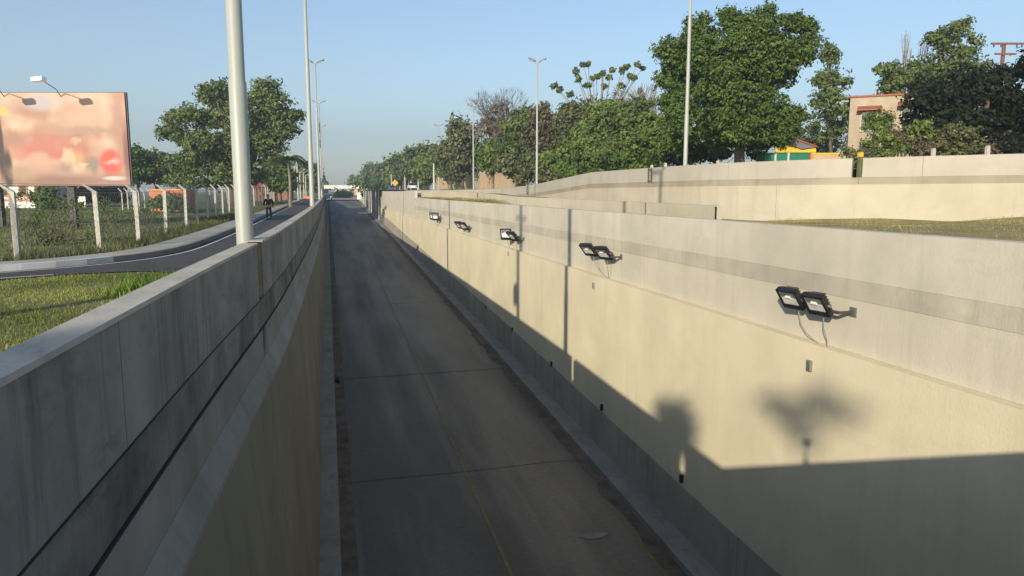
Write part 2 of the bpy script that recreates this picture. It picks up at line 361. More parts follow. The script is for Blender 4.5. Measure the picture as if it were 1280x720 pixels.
# underpass carriageway: dirty tyre-polished concrete
def road_mat():
    m = bpy.data.materials.new('underpass_road'); m.use_nodes = True; t = m.node_tree; N = t.nodes; L = t.links; b = N['Principled BSDF']
    b.inputs['Roughness'].default_value = 0.75; b.inputs['Specular IOR Level'].default_value = 0.35
    tc = N.new('ShaderNodeTexCoord')
    def nz(scale, st, det=6):
        mp = N.new('ShaderNodeMapping'); mp.inputs['Scale'].default_value = st; L.new(tc.outputs['Object'], mp.inputs[0])
        n = N.new('ShaderNodeTexNoise'); n.inputs['Scale'].default_value = scale; n.inputs['Detail'].default_value = det; L.new(mp.outputs[0], n.inputs[0]); return n.outputs[0]
    def ramp(s, a, c, ca, cb):
        r = N.new('ShaderNodeValToRGB'); r.color_ramp.elements[0].position = a; r.color_ramp.elements[1].position = c
        r.color_ramp.elements[0].color = (*ca, 1); r.color_ramp.elements[1].color = (*cb, 1); L.new(s, r.inputs[0]); return r.outputs[0]
    c1 = ramp(nz(1.0, (0.62, 0.010, 1), 4), 0.42, 0.58, (0.115, 0.10, 0.080), (0.195, 0.173, 0.14))
    c2 = ramp(nz(0.8, (1, 0.25, 1), 8), 0.35, 0.7, (0.85, 0.85, 0.85), (1.10, 1.10, 1.10))
    x = N.new('ShaderNodeMix'); x.data_type = 'RGBA'; x.blend_type = 'MULTIPLY'; x.inputs[0].default_value = 1; L.new(c1, x.inputs[6]); L.new(c2, x.inputs[7])
    c3 = ramp(nz(9, (1, 1, 1), 6), 0.3, 0.8, (0.85, 0.85, 0.85), (1.1, 1.1, 1.1))
    y = N.new('ShaderNodeMix'); y.data_type = 'RGBA'; y.blend_type = 'MULTIPLY'; y.inputs[0].default_value = 1; L.new(x.outputs[2], y.inputs[6]); L.new(c3, y.inputs[7])
    L.new(y.outputs[2], b.inputs['Base Color'])
    wv = N.new('ShaderNodeTexWave'); wv.bands_direction = 'Y'; wv.inputs['Scale'].default_value = 3.0; wv.inputs['Distortion'].default_value = 0.6
    L.new(tc.outputs['Object'], wv.inputs[0]); bp = N.new('ShaderNodeBump'); bp.inputs['Strength'].default_value = 0.16; bp.inputs['Distance'].default_value = 0.012
    L.new(wv.outputs[1], bp.inputs['Height']); L.new(bp.outputs[0], b.inputs['Normal'])
    return m
M['road'] = road_mat()
def strip(xa, xb, dz, ys, zf=rz):
    mb = MB(); st = []
    for y in ys:
        a = xa(y) if callable(xa) else xa; b = xb(y) if callable(xb) else xb
        st.append([(a, y, zf(y) + dz), (b, y, zf(y) + dz)])
    mb.sweep(st, closed=False); return mb
YF = YS + [215, 235]
xl = lambda y: (lx(y) + 0.62) if y < 0 else 0.10 + 0 * y
struct(strip(-1.7, 8.4, 0, YF).build('underpass_road', M['road'], fixn=False))
struct(strip(lambda y: 0.0, 0.42, 0.006, YS).build('left_gutter', M['gutter'], fixn=False))
# ragged silt line in the right gutter
mb = MB(); rnd = random.Random(4); st = []; y = -10
while y < 175:
    st.append([(7.28 + rnd.uniform(-.10, .09), y, rz(y) + .006), (7.72, y, rz(y) + .006)]); y += rnd.uniform(.3, 1.2)
struct(mb.sweep(st, False).build('right_gutter', M['gutter'], fixn=False))
ROAD_MARK = tag(strip(3.72, 3.80, 0.008, YS).build('centre_line', M['yellow_paint'], fixn=False), kind='structure')
tag(strip(7.14, 7.22, 0.010, YS[:20]).build('edge_line', M['yellow_paint'], fixn=False), kind='structure')
mb = MB()
for yy in (-2, 20.4, 30.6, 47, 66, 88, 112):
    pts = [(0.42 + i * .98, yy + rnd.uniform(-.05, .05) + .018 * i, rz(yy) + .007) for i in range(8)]
    mb.sweep([[(p[0], p[1], rz(p[1]) + .012), (p[0], p[1] + (.02 if yy == 20.4 else .04), rz(p[1] + .04) + .012)] for p in pts], False)
struct(mb.build('road_joints', M['joint'], fixn=False))
# worn patches on the road
mb = MB()
for (px, py, sx, sy) in ((742, 681, .36, .16),):
    v, fw = ray(px, py); t_ = -8.8 / v.z; p = v * t_
    mb.add([(p.x + sx * math.cos(a) * (1 + .2 * math.sin(3 * a)), p.y + sy * math.sin(a), rz(p.y) + .014) for a in [i * math.pi / 8 for i in range(16)]], [tuple(range(16))])
struct(mb.build('road_patches', mat('worn_patch', (.26, .235, .20), .9, col2=(.16, .145, .12), nscale=6), fixn=False))

gp = ray(419, 449)[0]; gp = gp * (-8.0 / gp.z)
dg = empty('drain_grate', (.16, 30.4, rz(30.4)), 'small black drain opening at the left kerb of the sunken road', 'drain'); MB().box((0, 0, .08), (.16, .5, .15)).build('box', M['black'], dg, bevel=.01)
for k in range(4): MB().box((0, -.18 + k * .12, .165), (.15, .03, .02)).build('bar', M['dark_steel'], dg)
# ---- left retaining wall
LGAPS = [(2.35, 2.85), (11.12, 11.62)]
lw = empty('retaining_wall', (0, 0, 0), 'long grey concrete retaining wall with pale coping on the left of the sunken road', 'wall')
segs = []; prev = -30
for a, b in LGAPS: segs.append((prev, a)); prev = b
segs.append((prev, 200))
def ysub(a, b, step=2.5):
    out = [a] + [y for y in YS if a + .05 < y < b - .05] + [b]; return out
def lprof(y, o0, o1, z0, z1): # ring
    x = lx(y); return [(x + o0, y, z0), (x + o1, y, z0), (x + o1, y, z1), (x + o0, y, z1)]
pan = MB(); cap = MB()
for a, b in segs:
    pan.sweep([lprof(y, -.20, 0, lztop(y) - .035, lztop(y) - .85) for y in ysub(a, b)])
    cap.sweep([lprof(y, -.215, .012, lztop(y), lztop(y) - .035) for y in ysub(a, b)])
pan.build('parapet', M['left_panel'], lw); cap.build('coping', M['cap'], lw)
MB().sweep([lprof(y, -.22, -.012, lztop(y) - .853, lztop(y) - 1.30) for y in ysub(-30, 200)]).build('stained_band', M['left_band'], lw)
MB().sweep([lprof(y, -.22, .006, lztop(y) - 1.303, lztop(y) - 1.76) for y in ysub(-30, 200)]).build('upper_face', M['left_mid'], lw)
def llow(y):
    x = lx(y); zt = lztop(y) - 1.763; zb = rz(y) - .3; zb = min(zb, zt - .1)
    xb_ = max(x + .2, -.43) if y > 4 else x + .2 + (max(0, y) / 4) * (-.63 - x)
    return [(x - .5, y, zt - .33), (x + .125, y, zt - .33), (xb_, y, zb), (x - .5, y, zb)]
MB().sweep([[(lx(y) - .4, y, lztop(y) - 1.763), (lx(y) + .008, y, lztop(y) - 1.763), (lx(y) + .02, y, lztop(y) - 1.785), (lx(y) + .135, y, lztop(y) - 2.02), (lx(y) + .13, y, lztop(y) - 2.09), (lx(y) - .4, y, lztop(y) - 2.09)] for y in ysub(-30, 200)]).build('ledge', M['left_mid'], lw)
for o_, z_ in ((.002, -.847), (.008, -1.285)):
    MB().sweep([[(lx(y) - .1, y, lztop(y) + z_), (lx(y) + o_ + .001, y, lztop(y) + z_), (lx(y) + o_ + .001, y, lztop(y) + z_ - (.018 if z_ > -1 else .022)), (lx(y) - .1, y, lztop(y) + z_ - (.018 if z_ > -1 else .022))] for y in ysub(-30, 200)]).build('shadow_joint', M['joint'], lw)
MB().sweep([llow(y) for y in ysub(-30, 200)]).build('lower_face', M['left_low'], lw)
MB().sweep([[(-.9, y, rz(y) - .2), (.03, y, rz(y) - .2), (.03, y, rz(y) + .16), (-.9, y, rz(y) + .16)] for y in YS]).build('base_kerb', M['kerb'], lw)
MB().box((lx(11.6) - .10, 11.58, -1.18), (.19, .06, .83)).build('gap_shade_plate', M['joint'], lw)  # added black plate, darkens the gap's end face as if unlit
# dark run-off below the open joint + rusty bracket
mb = MB()
for q, wd, L_ in ((0.0, .05, .9), (.16, .03, 1.3), (-.12, .02, .6)):
    y0 = 11.38 + q; x = lx(y0)
    mb.add([(x + .010, y0 - wd, -2.06), (x + .010, y0 + wd, -2.06), (x + .011, y0 + wd * .3, -2.06 - min(L_, .44)), (x + .011, y0 - wd * .3, -2.06 - min(L_, .44))], [(0, 1, 2, 3)])
mb.build('run_off_stain', M['joint'], lw, fixn=False)

# ---- right retaining wall (inner)
RX = 8.5
def rtop(y): return -.65 if y < 73 else (0.0 if y < 112 else -(y - 112) / 8 * .02)
rw = empty('retaining_wall', (8.6, 0, 0), 'long sunlit cream concrete retaining wall carrying the floodlights, right of the sunken road', 'wall')
def rseg(a, b, o0, o1, f0, f1):
    return MB().sweep([[(RX + o0 - 8.6, y, f0(y)), (RX + o1 - 8.6, y, f0(y)), (RX + o1 - 8.6, y, f1(y)), (RX + o0 - 8.6, y, f1(y))] for y in ysub(a, b)])
ra = rseg(-30, 73, 0, .28, lambda y: -.65, lambda y: -1.47)
rb = rseg(73.03, 119, -.01, .28, lambda y: 0.0, lambda y: -1.2)
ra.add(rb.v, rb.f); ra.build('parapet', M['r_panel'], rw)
ba = rseg(-30, 73, -.006, .26, lambda y: -1.472, lambda y: -1.80); ba.build('stained_band', M['r_band'], rw)
ma = rseg(-30, 73, .004, .27, lambda y: -1.803, lambda y: -2.70); mc = rseg(73.03, 119, .004, .27, lambda y: -1.203, lambda y: -2.7)
ma.add(mc.v, mc.f); ma.build('upper_face', M['r_mid'], rw)
lo = rseg(-30, 73, -.20, .2, lambda y: -2.703, lambda y: rz(y) - .3); lo2 = rseg(73.02, 119, -.20, .2, lambda y: -2.703, lambda y: rz(y) - .3)
lo.add(lo2.v, lo2.f); lo.build('lower_face', M['r_low'], rw)
MB().sweep([[(8.27 - 8.6, y, rz(y) + 1.35), (8.35 - 8.6, y, rz(y) + 1.36), (8.35 - 8.6, y, rz(y) - .2), (8.24 - 8.6, y, rz(y) - .2)] for y in ysub(-30, 119)]).build('footing', M['r_foot'], rw)
MB().sweep([[(7.66 - 8.6, y, rz(y) + .15), (8.28 - 8.6, y, rz(y) + .17), (8.28 - 8.6, y, rz(y) - .2), (7.62 - 8.6, y, rz(y) - .2)] for y in ysub(-30, 175)]).build('base_kerb', M['kerb'], rw)
# weep pipes / drain holes (dark square openings just above the footing) and little conduit boxes
for (px, py, X) in ((853, 598, 8.29), (753, 509, 8.29), (690, 455, 8.29), (641, 412, 8.29), (608, 384, 8.29)):
    v, fw = ray(px, py); p = v * (X / v.x)
    MB().box((X - 8.6 - .03, p.y, p.z), (.075, .08, .20)).build('drain_outlet', M['black'], rw)
for (px, py) in ((1013, 457), (743, 357), (636, 317)):
    v, fw = ray(px, py); p = v * (8.3 / v.x)
    MB().box((8.3 - 8.6 - .025, p.y, p.z), (.06, .12, .2)).build('junction_plate', M['steel'], rw, bevel=.01)

# ---- hoarding past the wall's far end
hd = empty('site_hoarding', (8.4, 145, rz(145)), 'tall grey sheet metal hoarding at the far end of the cream wall', 'hoarding')
mb = MB(); n = 34
for i in range(n):
    y0 = 119.5 + i * 1.5; y1 = y0 + 1.42; xo = 0.1 if i % 2 else -.1
    mb.add([(xo - .2, y0 - 145, rz(y0) - rz(145) - .1), (xo + .05, y1 - 145, rz(y1) - rz(145) - .1), (xo + .05, y1 - 145, -.05 - .004 * i - rz(145)), (xo - .2, y0 - 145, -.05 - .004 * i - rz(145)),
            (xo - .17, y0 - 145, rz(y0) - rz(145) - .1), (xo + .08, y1 - 145, rz(y1) - rz(145) - .1), (xo + .08, y1 - 145, -.05 - .004 * i - rz(145)), (xo - .17, y0 - 145, -.05 - .004 * i - rz(145))],
           [(0, 1, 2, 3), (7, 6, 5, 4), (0, 4, 5, 1), (3, 2, 6, 7), (0, 3, 7, 4), (1, 5, 6, 2)])
mb.build('sheet_panel', M['hoard'], hd)
for i in range(8):
    y0 = 121 + i * 7 - 145; MB().box((-.28, y0, (rz(y0 + 145) - rz(145) - .1 + (-rz(145))) / 2), (.12, .14, abs(rz(y0 + 145)) + .3)).build('post', M['pole_conc'], hd)

# ---- upper retaining wall on the right
UP = [(-30, 82), (-8, 60), (8, 41.5), (14, 35), (22.2, 26.3), (27.5, 21.2), (31.4, 18.9), (40, 18.3), (49, 18.2), (60, 18.6), (70, 19.2), (80, 19.2), (88, 18.2), (96, 16.6), (104, 14.8), (112, 12.8), (118, 11.2)]
UT = [(-30, 1.55), (14, 1.5), (31, 1.38), (49, 1.33), (56, 1.02), (66, .62), (80, .28), (96, .16), (118, .12)]
_UP = UP
def ux(y): return sum(lerp(_UP, y + d) * w_ for d, w_ in ((-4, .1), (-2.6, .15), (-1.3, .17), (0, .16), (1.3, .17), (2.6, .15), (4, .1)))
def ut(y): return lerp(UT, y)
# arc-length path so panel seams and gaps can be placed
UYS = [-30, -8, 0, 4, 8, 11, 14, 16, 18, 20, 22, 23.5, 25, 26.2, 27.5, 28.6, 29.5, 30.5, 31.5, 32.7, 34, 35.5, 37, 38.5, 40, 42, 44, 49, 53, 56, 60, 66, 70, 75, 80, 88, 96, 104, 112, 118]
def unorm(y):
    d = Vector((ux(y + .5) - ux(y - .5), 1.0, 0)).normalized(); return Vector((-d.y, d.x, 0))   # towards the road
uw = empty('retaining_wall', (18, 40, -1.3), 'upper stepped concrete retaining wall above the grass terrace, below the trees', 'wall')
def useg(ys, o0, o1, f0, f1):
    st = []
    for y in ys:
        n_ = unorm(y); p = Vector((ux(y), y, 0)) - Vector((18, 40, -1.3))
        a = p + n_ * o0; b = p + n_ * o1
        st.append([(a.x, a.y, f0(y) + 1.3), (b.x, b.y, f0(y) + 1.3), (b.x, b.y, f1(y) + 1.3), (a.x, a.y, f1(y) + 1.3)])
    return MB().sweep(st)
UG = [(26.62, 26.95), (39.1, 39.5), (68.5, 68.8)]
pm = MB(); prev = -30
for a, b in UG + [(118, 119)]:
    ys = [prev] + [y for y in UYS if prev + .1 < y < a - .1] + [a]; q = useg(ys, 0, -.25, ut, lambda y: ut(y) - .82); pm.add(q.v, q.f); prev = b
pm.build('parapet', M['u_panel'], uw)
useg([y for y in UYS if y < 80], -.012, -.25, lambda y: ut(y) - .823, lambda y: ut(y) - 1.12).build('stained_band', M['u_band'], uw)
useg(UYS, .05, -.3, lambda y: ut(y) - (1.123 if y < 80 else .823), lambda y: -2.2).build('upper_face', M['u_low'], uw)

# ---- low curved wall between terrace and upper wall
BP = [(23.4, 13.5), (28, 13.5), (33.8, 13.3), (40, 12.6), (45.5, 11.9), (52, 11.6), (58.9, 11.2), (66, 10.3), (73.4, 9.2)]
BT = [(23.4, -.52), (33.8, -.46), (45.5, -.36), (52, -.2), (58.9, -.08), (66, -.01), (73.4, 0)]
bwl = empty('low_wall', (12, 48, -1.3), 'low curved cream concrete wall between the floodlit wall and the upper wall', 'wall')
MB().sweep([[(x - 12, y - 48, lerp(BT, y) + 1.3), (x + .25 - 12, y - 48, lerp(BT, y) + 1.3), (x + .25 - 12, y - 48, -.9), (x - 12, y - 48, -.9)] for y, x in BP]).build('wall_face', M['u_low'], bwl)
MB().box((13.5 - 12 - .012, 23.37 - 48, .2), (.05, .04, 1.1)).build('end_joint', M['joint'], bwl)
MB().box((13.46 - 12, 29.2 - 48, .32), (.05, .12, .95)).build('shadow_strip', M['steel'], bwl)  # added upright strip in place of a pole shadow on this wall

# ---- terrace and ground on the right
def noise2(x, y): return math.sin(x * .9 + y * .35) * .5 + math.sin(x * .33 - y * .71 + 2) * .5
TY = [-30, -20, -12, -6, 0, 3, 6, 9, 12, 14, 16, 18, 20, 22, 24, 26, 28, 30, 33, 36, 40, 45, 50, 56, 62, 68, 73, 80, 88, 96, 104, 112, 118]
def tz(x, y, u):
    z = -1.08 + .07 * noise2(x, y) - .42 * min(1, max(0, (y - 20) / 10))
    if u > .9: z += .18 * (u - .9) / .1 * (1 + .6 * noise2(x * 2.3, y * 2))
    if y > 42:
        k = min(1, (y - 42) / 6); xb = lerp(BP, y)
        if x <= xb: z = z * (1 - k) + k * (-.62 + .04 * noise2(x * 3, y))
        else: z = -1.25 + .75 * min(1, max(0, (y - 50) / 8))
    if y > 73: z = -.25
    return z
mb = MB(); st = []
for y in TY:
    x0 = RX + .26; x1 = max(x0 + 1.0, ux(y) + .05); st.append([(x0 + (x1 - x0) * (i / 24), y, tz(x0 + (x1 - x0) * i / 24, y, i / 24)) for i in range(25)])
mb.sweep(st, closed=False); struct(mb.build('terrace', M['terrace'], fixn=False, smooth=True))
GRZ = [(-30, 1.0), (40, .95), (52, .8), (66, .35), (80, .15), (118, .12), (170, .25), (210, -.9), (250, -1.9), (300, -2.15), (3000, -2.3)]
def zr(x, y):
    z = lerp(GRZ, y)
    if y > 66: z += min(1.2, max(0, (x - 30) * .05)) * min(1, (260 - min(y, 260)) / 60)
    if y > 205: z = min(z, -2.0) if x < 10 else z
    return z
mb = MB(); st = []
for y in [-300, -100, -30, -8, 8, 14, 22, 27.5, 31.4, 40, 49, 56, 60, 66, 73, 80, 88, 96, 104, 112, 118]:
    x0 = ux(y) + .22; st.append([(x0 + d, y, zr(x0 + d, y)) for d in (0, 3, 6, 10, 16, 26, 45, 90, 300, 2500)])
mb.sweep(st, closed=False)
st = []
for y in [118, 130, 145, 160, 170, 185, 200, 212, 230, 260, 300, 400, 700, 1500, 4000]:
    x0 = 8.7; st.append([(x0 + d, y, zr(x0 + d, y)) for d in (0, 3, 6, 10, 16, 26, 45, 90, 300, 2500)])
mb.sweep(st, closed=False)
struct(mb.build('right_ground', M['field'], fixn=False, smooth=True))
# right carriageway, level with the street
def crx(y): return 10.8 + 8.5 * max(0, min(1, (118 - y) / 40))
mb = MB(); ys = [90, 96, 104, 112, 118, 130, 145, 160, 170, 185, 200, 212, 230, 260, 300, 400, 700, 1500]
mb.sweep([[(max(crx(y), ux(y) + .3 if y < 118 else 0), y, zr(12, y) + .05), (crx(y) + 8.5, y, max(zr(crx(y) + 8.5, y), zr(12, y)) + .06)] for y in ys], False)
struct(mb.build('right_carriageway', M['asphalt'], fixn=False))

# ---- left ground, one sheet with the street level, and the road beyond the underpass
mb = MB(); st = []
for y in [-300, -60, -30, -15, -6, 0, 3, 6, 8.5, 11, 14, 18, 24, 30, 36, 44, 52, 60, 70, 80, 99, 119, 142, 166, 190, 200]:
    x1 = lx(y) - .19; st.append([(x1 - d, y, GZ - .03 + 0) for d in (2500, 300, 90, 45, 25, 14, 9, 7, 5.5, 4, 2.8, 1.6, .8, 0)])
mb.sweep(st, False)
st = []
for y in [200, 215, 235, 260, 300, 400, 700, 1500, 4000]:
    z = -2.25 if y < 4000 else -2.6; st.append([(-2500, y, z - .03), (-90, y, z - .03), (-8, y, z - .03), (8.8, y, z - .03)])
mb.sweep(st, False)
lg = struct(mb.build('left_ground', M['field'], fixn=False)); lg.data.materials.append(M['grass_soil'])
for p_ in lg.data.polygons:
    if p_.center.x > -25 and p_.center.y < 20: p_.material_index = 1
# far roads beyond the ramp and the median
def farstrip(x0, x1, y0, y1, z, m, name): return struct(MB().add([(x0, y0, z), (x1, y0, z), (x1, y1, z), (x0, y1, z)], [(0, 1, 2, 3)]).build(name, M[m], fixn=False))
farstrip(-6.5, 2.4, 214, 1500, -2.262, 'asphalt', 'far_left_carriageway'); farstrip(5.0, 8.7, 214, 1500, -2.258, 'asphalt', 'far_slip_road')
farstrip(-6.5, 8.7, 200, 240, -2.235, 'walk', 'ramp_head')

# service road on the left, kerb, pavement, lines
FE = [(-40, 8.0), (-22, 14.4), (-12, 18.6), (-8.0, 20.4), (-6.5, 21.7), (-5.35, 23.4), (-4.8, 26), (-4.68, 30), (-4.62, 39), (-4.7, 55), (-4.9, 80), (-5.2, 127), (-5.5, 200)]
NE = [(-40, 4.5), (-22, 11.2), (-12, 15.9), (-7.3, 18.8), (-6.05, 19.6), (-4.6, 19.9), (-3.2, 19.0), (-2.3, 17.0), (-1.7, 14.5), (-1.2, 12.5), (-1.05, 30), (-.8, 80), (-.75, 200)]
def resample(pts, n):
    P = [Vector((a, b, 0)) for a, b in pts]; L_ = [0]
    for a, b in zip(P, P[1:]): L_.append(L_[-1] + (b - a).length)
    out = []
    for i in range(n):
        d = L_[-1] * i / (n - 1)
        for k in range(len(P) - 1):
            if d <= L_[k + 1] + 1e-6: break
        out.append(P[k].lerp(P[k + 1], (d - L_[k]) / max(1e-6, L_[k + 1] - L_[k])))
    return out
def smooth_path(pts, n, it=3):
    q = resample(pts, n)
    for _ in range(it): q = [q[0]] + [(q[i - 1] + q[i] * 2 + q[i + 1]) / 4 for i in range(1, n - 1)] + [q[-1]]
    return q
fe = smooth_path(FE, 260)
def nrm2(path, i):
    d = (path[min(i + 1, len(path) - 1)] - path[max(0, i - 1)]).normalized(); return Vector((-d.y, d.x, 0))   # left of travel (away from the road)
# asphalt polygon between far edge and near edge
ne = [Vector((a, b, 0)) for a, b in NE]
def interp_path(P, n):
    return resample([(p.x, p.y) for p in P], n)
poly = [(p.x, p.y, GZ) for p in fe] + [(p.x, p.y, GZ) for p in reversed(ne)]
bm = bmesh.new(); vs = [bm.verts.new(p) for p in poly]; f_ = bm.faces.new(vs); bmesh.ops.triangulate(bm, faces=[f_])
me = bpy.data.meshes.new('service_road'); bm.to_mesh(me); bm.free(); me.materials.append(M['asphalt']); o = bpy.data.objects.new('service_road', me); C.objects.link(o); struct(o)
def ribbon(path, o0, o1, z, name, m, i0=0, i1=None):
    st = []
    for i in range(i0, i1 or len(path)):
        n_ = nrm2(path, i); a = path[i] + n_ * o0; b = path[i] + n_ * o1; st.append([(a.x, a.y, z), (b.x, b.y, z)])
    return MB().sweep(st, False).build(name, M[m], fixn=False)
struct(ribbon(fe, -.34, -.24, GZ + .006, 'road_edge_line', 'white_paint'))
nep = smooth_path(NE[:8], 60); struct(ribbon(nep, .12, .22, GZ + .006, 'near_edge_line', 'white_paint', 0, 52))
def solid(path, o0, o1, z0, z1, i0, i1):
    st = []
    for i in range(i0, i1):
        n_ = nrm2(path, i); a = path[i] + n_ * o0; b = path[i] + n_ * o1; st.append([(a.x, a.y, z1), (b.x, b.y, z1), (b.x, b.y, z0), (a.x, a.y, z0)])
    return MB().sweep(st)
ik = min(range(len(fe)), key=lambda i: (fe[i] - Vector((-6.0, 22.4, 0))).length)
struct(solid(fe, 0, .2, GZ - .2, GZ + .16, 0, ik + 1).build('kerb_whitewashed', M['kerb_white']))
struct(solid(fe, 0, .2, GZ - .2, GZ + .155, ik, len(fe)).build('kerb', M['kerb']))
struct(solid(fe, .2, 1.25, GZ - .2, GZ + .15, 0, len(fe)).build('pavement', M['walk']))

# ---- bridge deck the photographer stands on (throws the shadow on the right wall)
br = empty('overpass', (3, -4, -1.8), 'concrete bridge over the sunken road with a solid parapet', 'bridge')
MB().box((.8, -.55, -.35), (14, 11, .7)).build('deck', M['kerb'], br)
MB().box((.05, 4.85, .1), (9.1, .2, 1.8)).build('parapet', M['cap'], br)
# photographer's tripod with its camera, just behind the point of view
tp = empty('camera_tripod', (0, -.12, -1.8), 'black tripod with a camera standing behind the bridge parapet', 'tripod')
for a in (90, 210, 330):
    MB().tube([(0, 0, 1.52), (.42 * math.cos(R(a)), .42 * math.sin(R(a)), .0)], [.034, .026], 8).build('leg', M['black'], tp)
MB().tube([(0, 0, 1.35), (0, 0, 1.72)], .02, 8).build('centre_column', M['black'], tp)
MB().box((0, -.02, 1.82), (.15, .09, .12)).build('camera_body', M['black'], tp, bevel=.01)

# ============================================================ LAMP POSTS
def lamp_post(base, h, r0, r1, label, arms='double', az=0.0, group='tall street lamps along the road', arm=.28, collar=True):
    t = empty('street_lamp', base, label, 'street lamp', group, az)
    mb = MB(); ps, rs = [(0, 0, -.3)], [r0]
    hs = (0, 3.65, 8.6, h)
    for k in range(3):
        z0 = hs[k]; z1 = hs[k + 1]; ra_ = r0 + (r1 - r0) * k / 3; rb_ = r0 + (r1 - r0) * (k + 1) / 3
        ps += [(0, 0, z0 + .02), (0, 0, z1 - .01)]; rs += [ra_, rb_ + .014]
    mb.tube(ps, rs, 32); po = mb.build('pole', M['pole'], t, smooth=False)
    po.data.polygons.foreach_set('use_smooth', [len(p_.vertices) == 4 for p_ in po.data.polygons])
    if collar: MB().tube([(0, 0, .0), (0, 0, .03)], [r0 + .12, r0 + .12], 12).build('base_plate', M['dark_steel'], t)
    for s in ((-1, 1) if arms == 'double' else (1,)):
        MB().tube([(0, 0, h - .25), (s * arm * .5, 0, h - .05), (s * arm, 0, h + .06)], [.045, .04, .035], 8).build('arm', M['pole'], t)
        hd_ = MB(); hd_.sweep([[(s * x, y_ * wd, h + .16 + z_) for y_, z_ in ((-.5, 0), (-.35, .10), (.35, .10), (.5, 0), (.3, -.06), (-.3, -.06))] for x, wd in ((arm - .12, .16), (arm + .1, .34), (arm + .4, .36), (arm + .6, .2))])
        hd_.v = [(v[0], v[1], v[2] - .08 + (abs(v[0]) - arm) * .42) for v in hd_.v]
        ho = hd_.build('lamp_head', M['lamp_head'], t)
        MB().box((s * (arm + .25), 0, h + .115), (.36, .24, .03), Matrix.Rotation(R(-23 * s), 3, 'Y')).build('lens', M['lamp_glass'], ho)
    return t
p = flat(308, 10.65, 0); lamp_post((-1.27, 11.95, GZ), 14, .128, .095, 'thickest pale street lamp pole in the foreground, rising behind the grey wall')
lamp_post((-.78, 39.5, GZ), 14, .13, .065, 'second pale street lamp pole along the grey left wall, its top out of view')
lamp_post((-.72, 72, GZ), 13.9, .13, .06, 'left side street lamp with the highest visible double head')
lamp_post((-.72, 104, GZ), 13.9, .13, .06, 'left side street lamp whose double head is second highest')
lamp_post((-.72, 142, GZ), 13.9, .13, .06, 'left side street lamp with the smallest double head')
q = flat(853.5, 40.3, 0); 
def rlamp(px, D, topy, base, lab):
    v = flat(px, D, base); h = (HOR - topy) / F * D - base; lamp_post(v, h, .12, .055, lab)
rlamp(855.5, 40.2, -55, .5, 'slender street lamp pole in the upper wall gap, left of the huge dense tree')
rlamp(671, 71, 84, .2, 'street lamp with double head on the right, before the sparse tufted tree')
rlamp(592, 107, 137, .1, 'street lamp with double head right of the road, before the tan bank')
rlamp(549, 138, 160, .1, 'smaller double headed street lamp right of the road by the grass verge')
for (px, D, ty, lab) in ((542.7, 120, 205, 'short concrete utility pole beside the double headed lamp'), (523, 190, 205, 'short concrete pole just right of the white car'), (514, 210, 207, 'short concrete pole behind the white car'),
                         (506.5, 200, 217, 'short concrete pole left of the white car'), (489.5, 230, 218, 'short concrete pole left of the yellow sign')):
    b = flat(px, D, -.2); h = (HOR - ty) / F * D + .2; t = empty('utility_pole', b, lab, 'utility pole', 'short concrete poles on the right')
    MB().tube([(0, 0, 0), (0, 0, h)], [.19, .13], 8).build('shaft', M['pole_conc'], t); MB().box((0, 0, h - .4), (1.3, .1, .1)).build('crossarm', M['dark_steel'], t)
for (px, D, ty, lab) in ((372.5, 150, 201, 'tallest far pole beside the pavement left of the lamp row'), (375.5, 175, 215, 'far pole second from the palm'), (380, 200, 216, 'far pole third from the palm'), (382.5, 230, 219, 'farthest pole beside the service road')):
    b = flat(px, D, GZ); h = (HOR - ty) / F * D + 2; t = empty('utility_pole', b, lab, 'utility pole', 'far poles on the left')
    MB().tube([(0, 0, 0), (0, 0, h)], [.16, .11], 8).build('shaft', M['pole_conc'], t); MB().tube([(0, 0, h - .3), (1.4, -.3, h + .7)], .04, 6).build('arm', M['pole_conc'], t)
# utility pole and its wires left of the picture (its shadow crosses the right wall)
up_ = empty('utility_pole', (-11.0, 5.9, GZ), 'concrete utility pole with transformer left of the service road', 'utility pole')
MB().tube([(0, 0, 0), (0, 0, 13.5)], [.17, .13], 10).build('shaft', M['pole_conc'], up_)
MB().tube([(-.15, .3, 7.5), (-.15, .3, 8.4)], .22, 12).build('transformer', M['steel'], up_)
MB().box((0, 0, 11.5), (.1, 1.8, .12)).build('crossarm', M['wood'], up_)

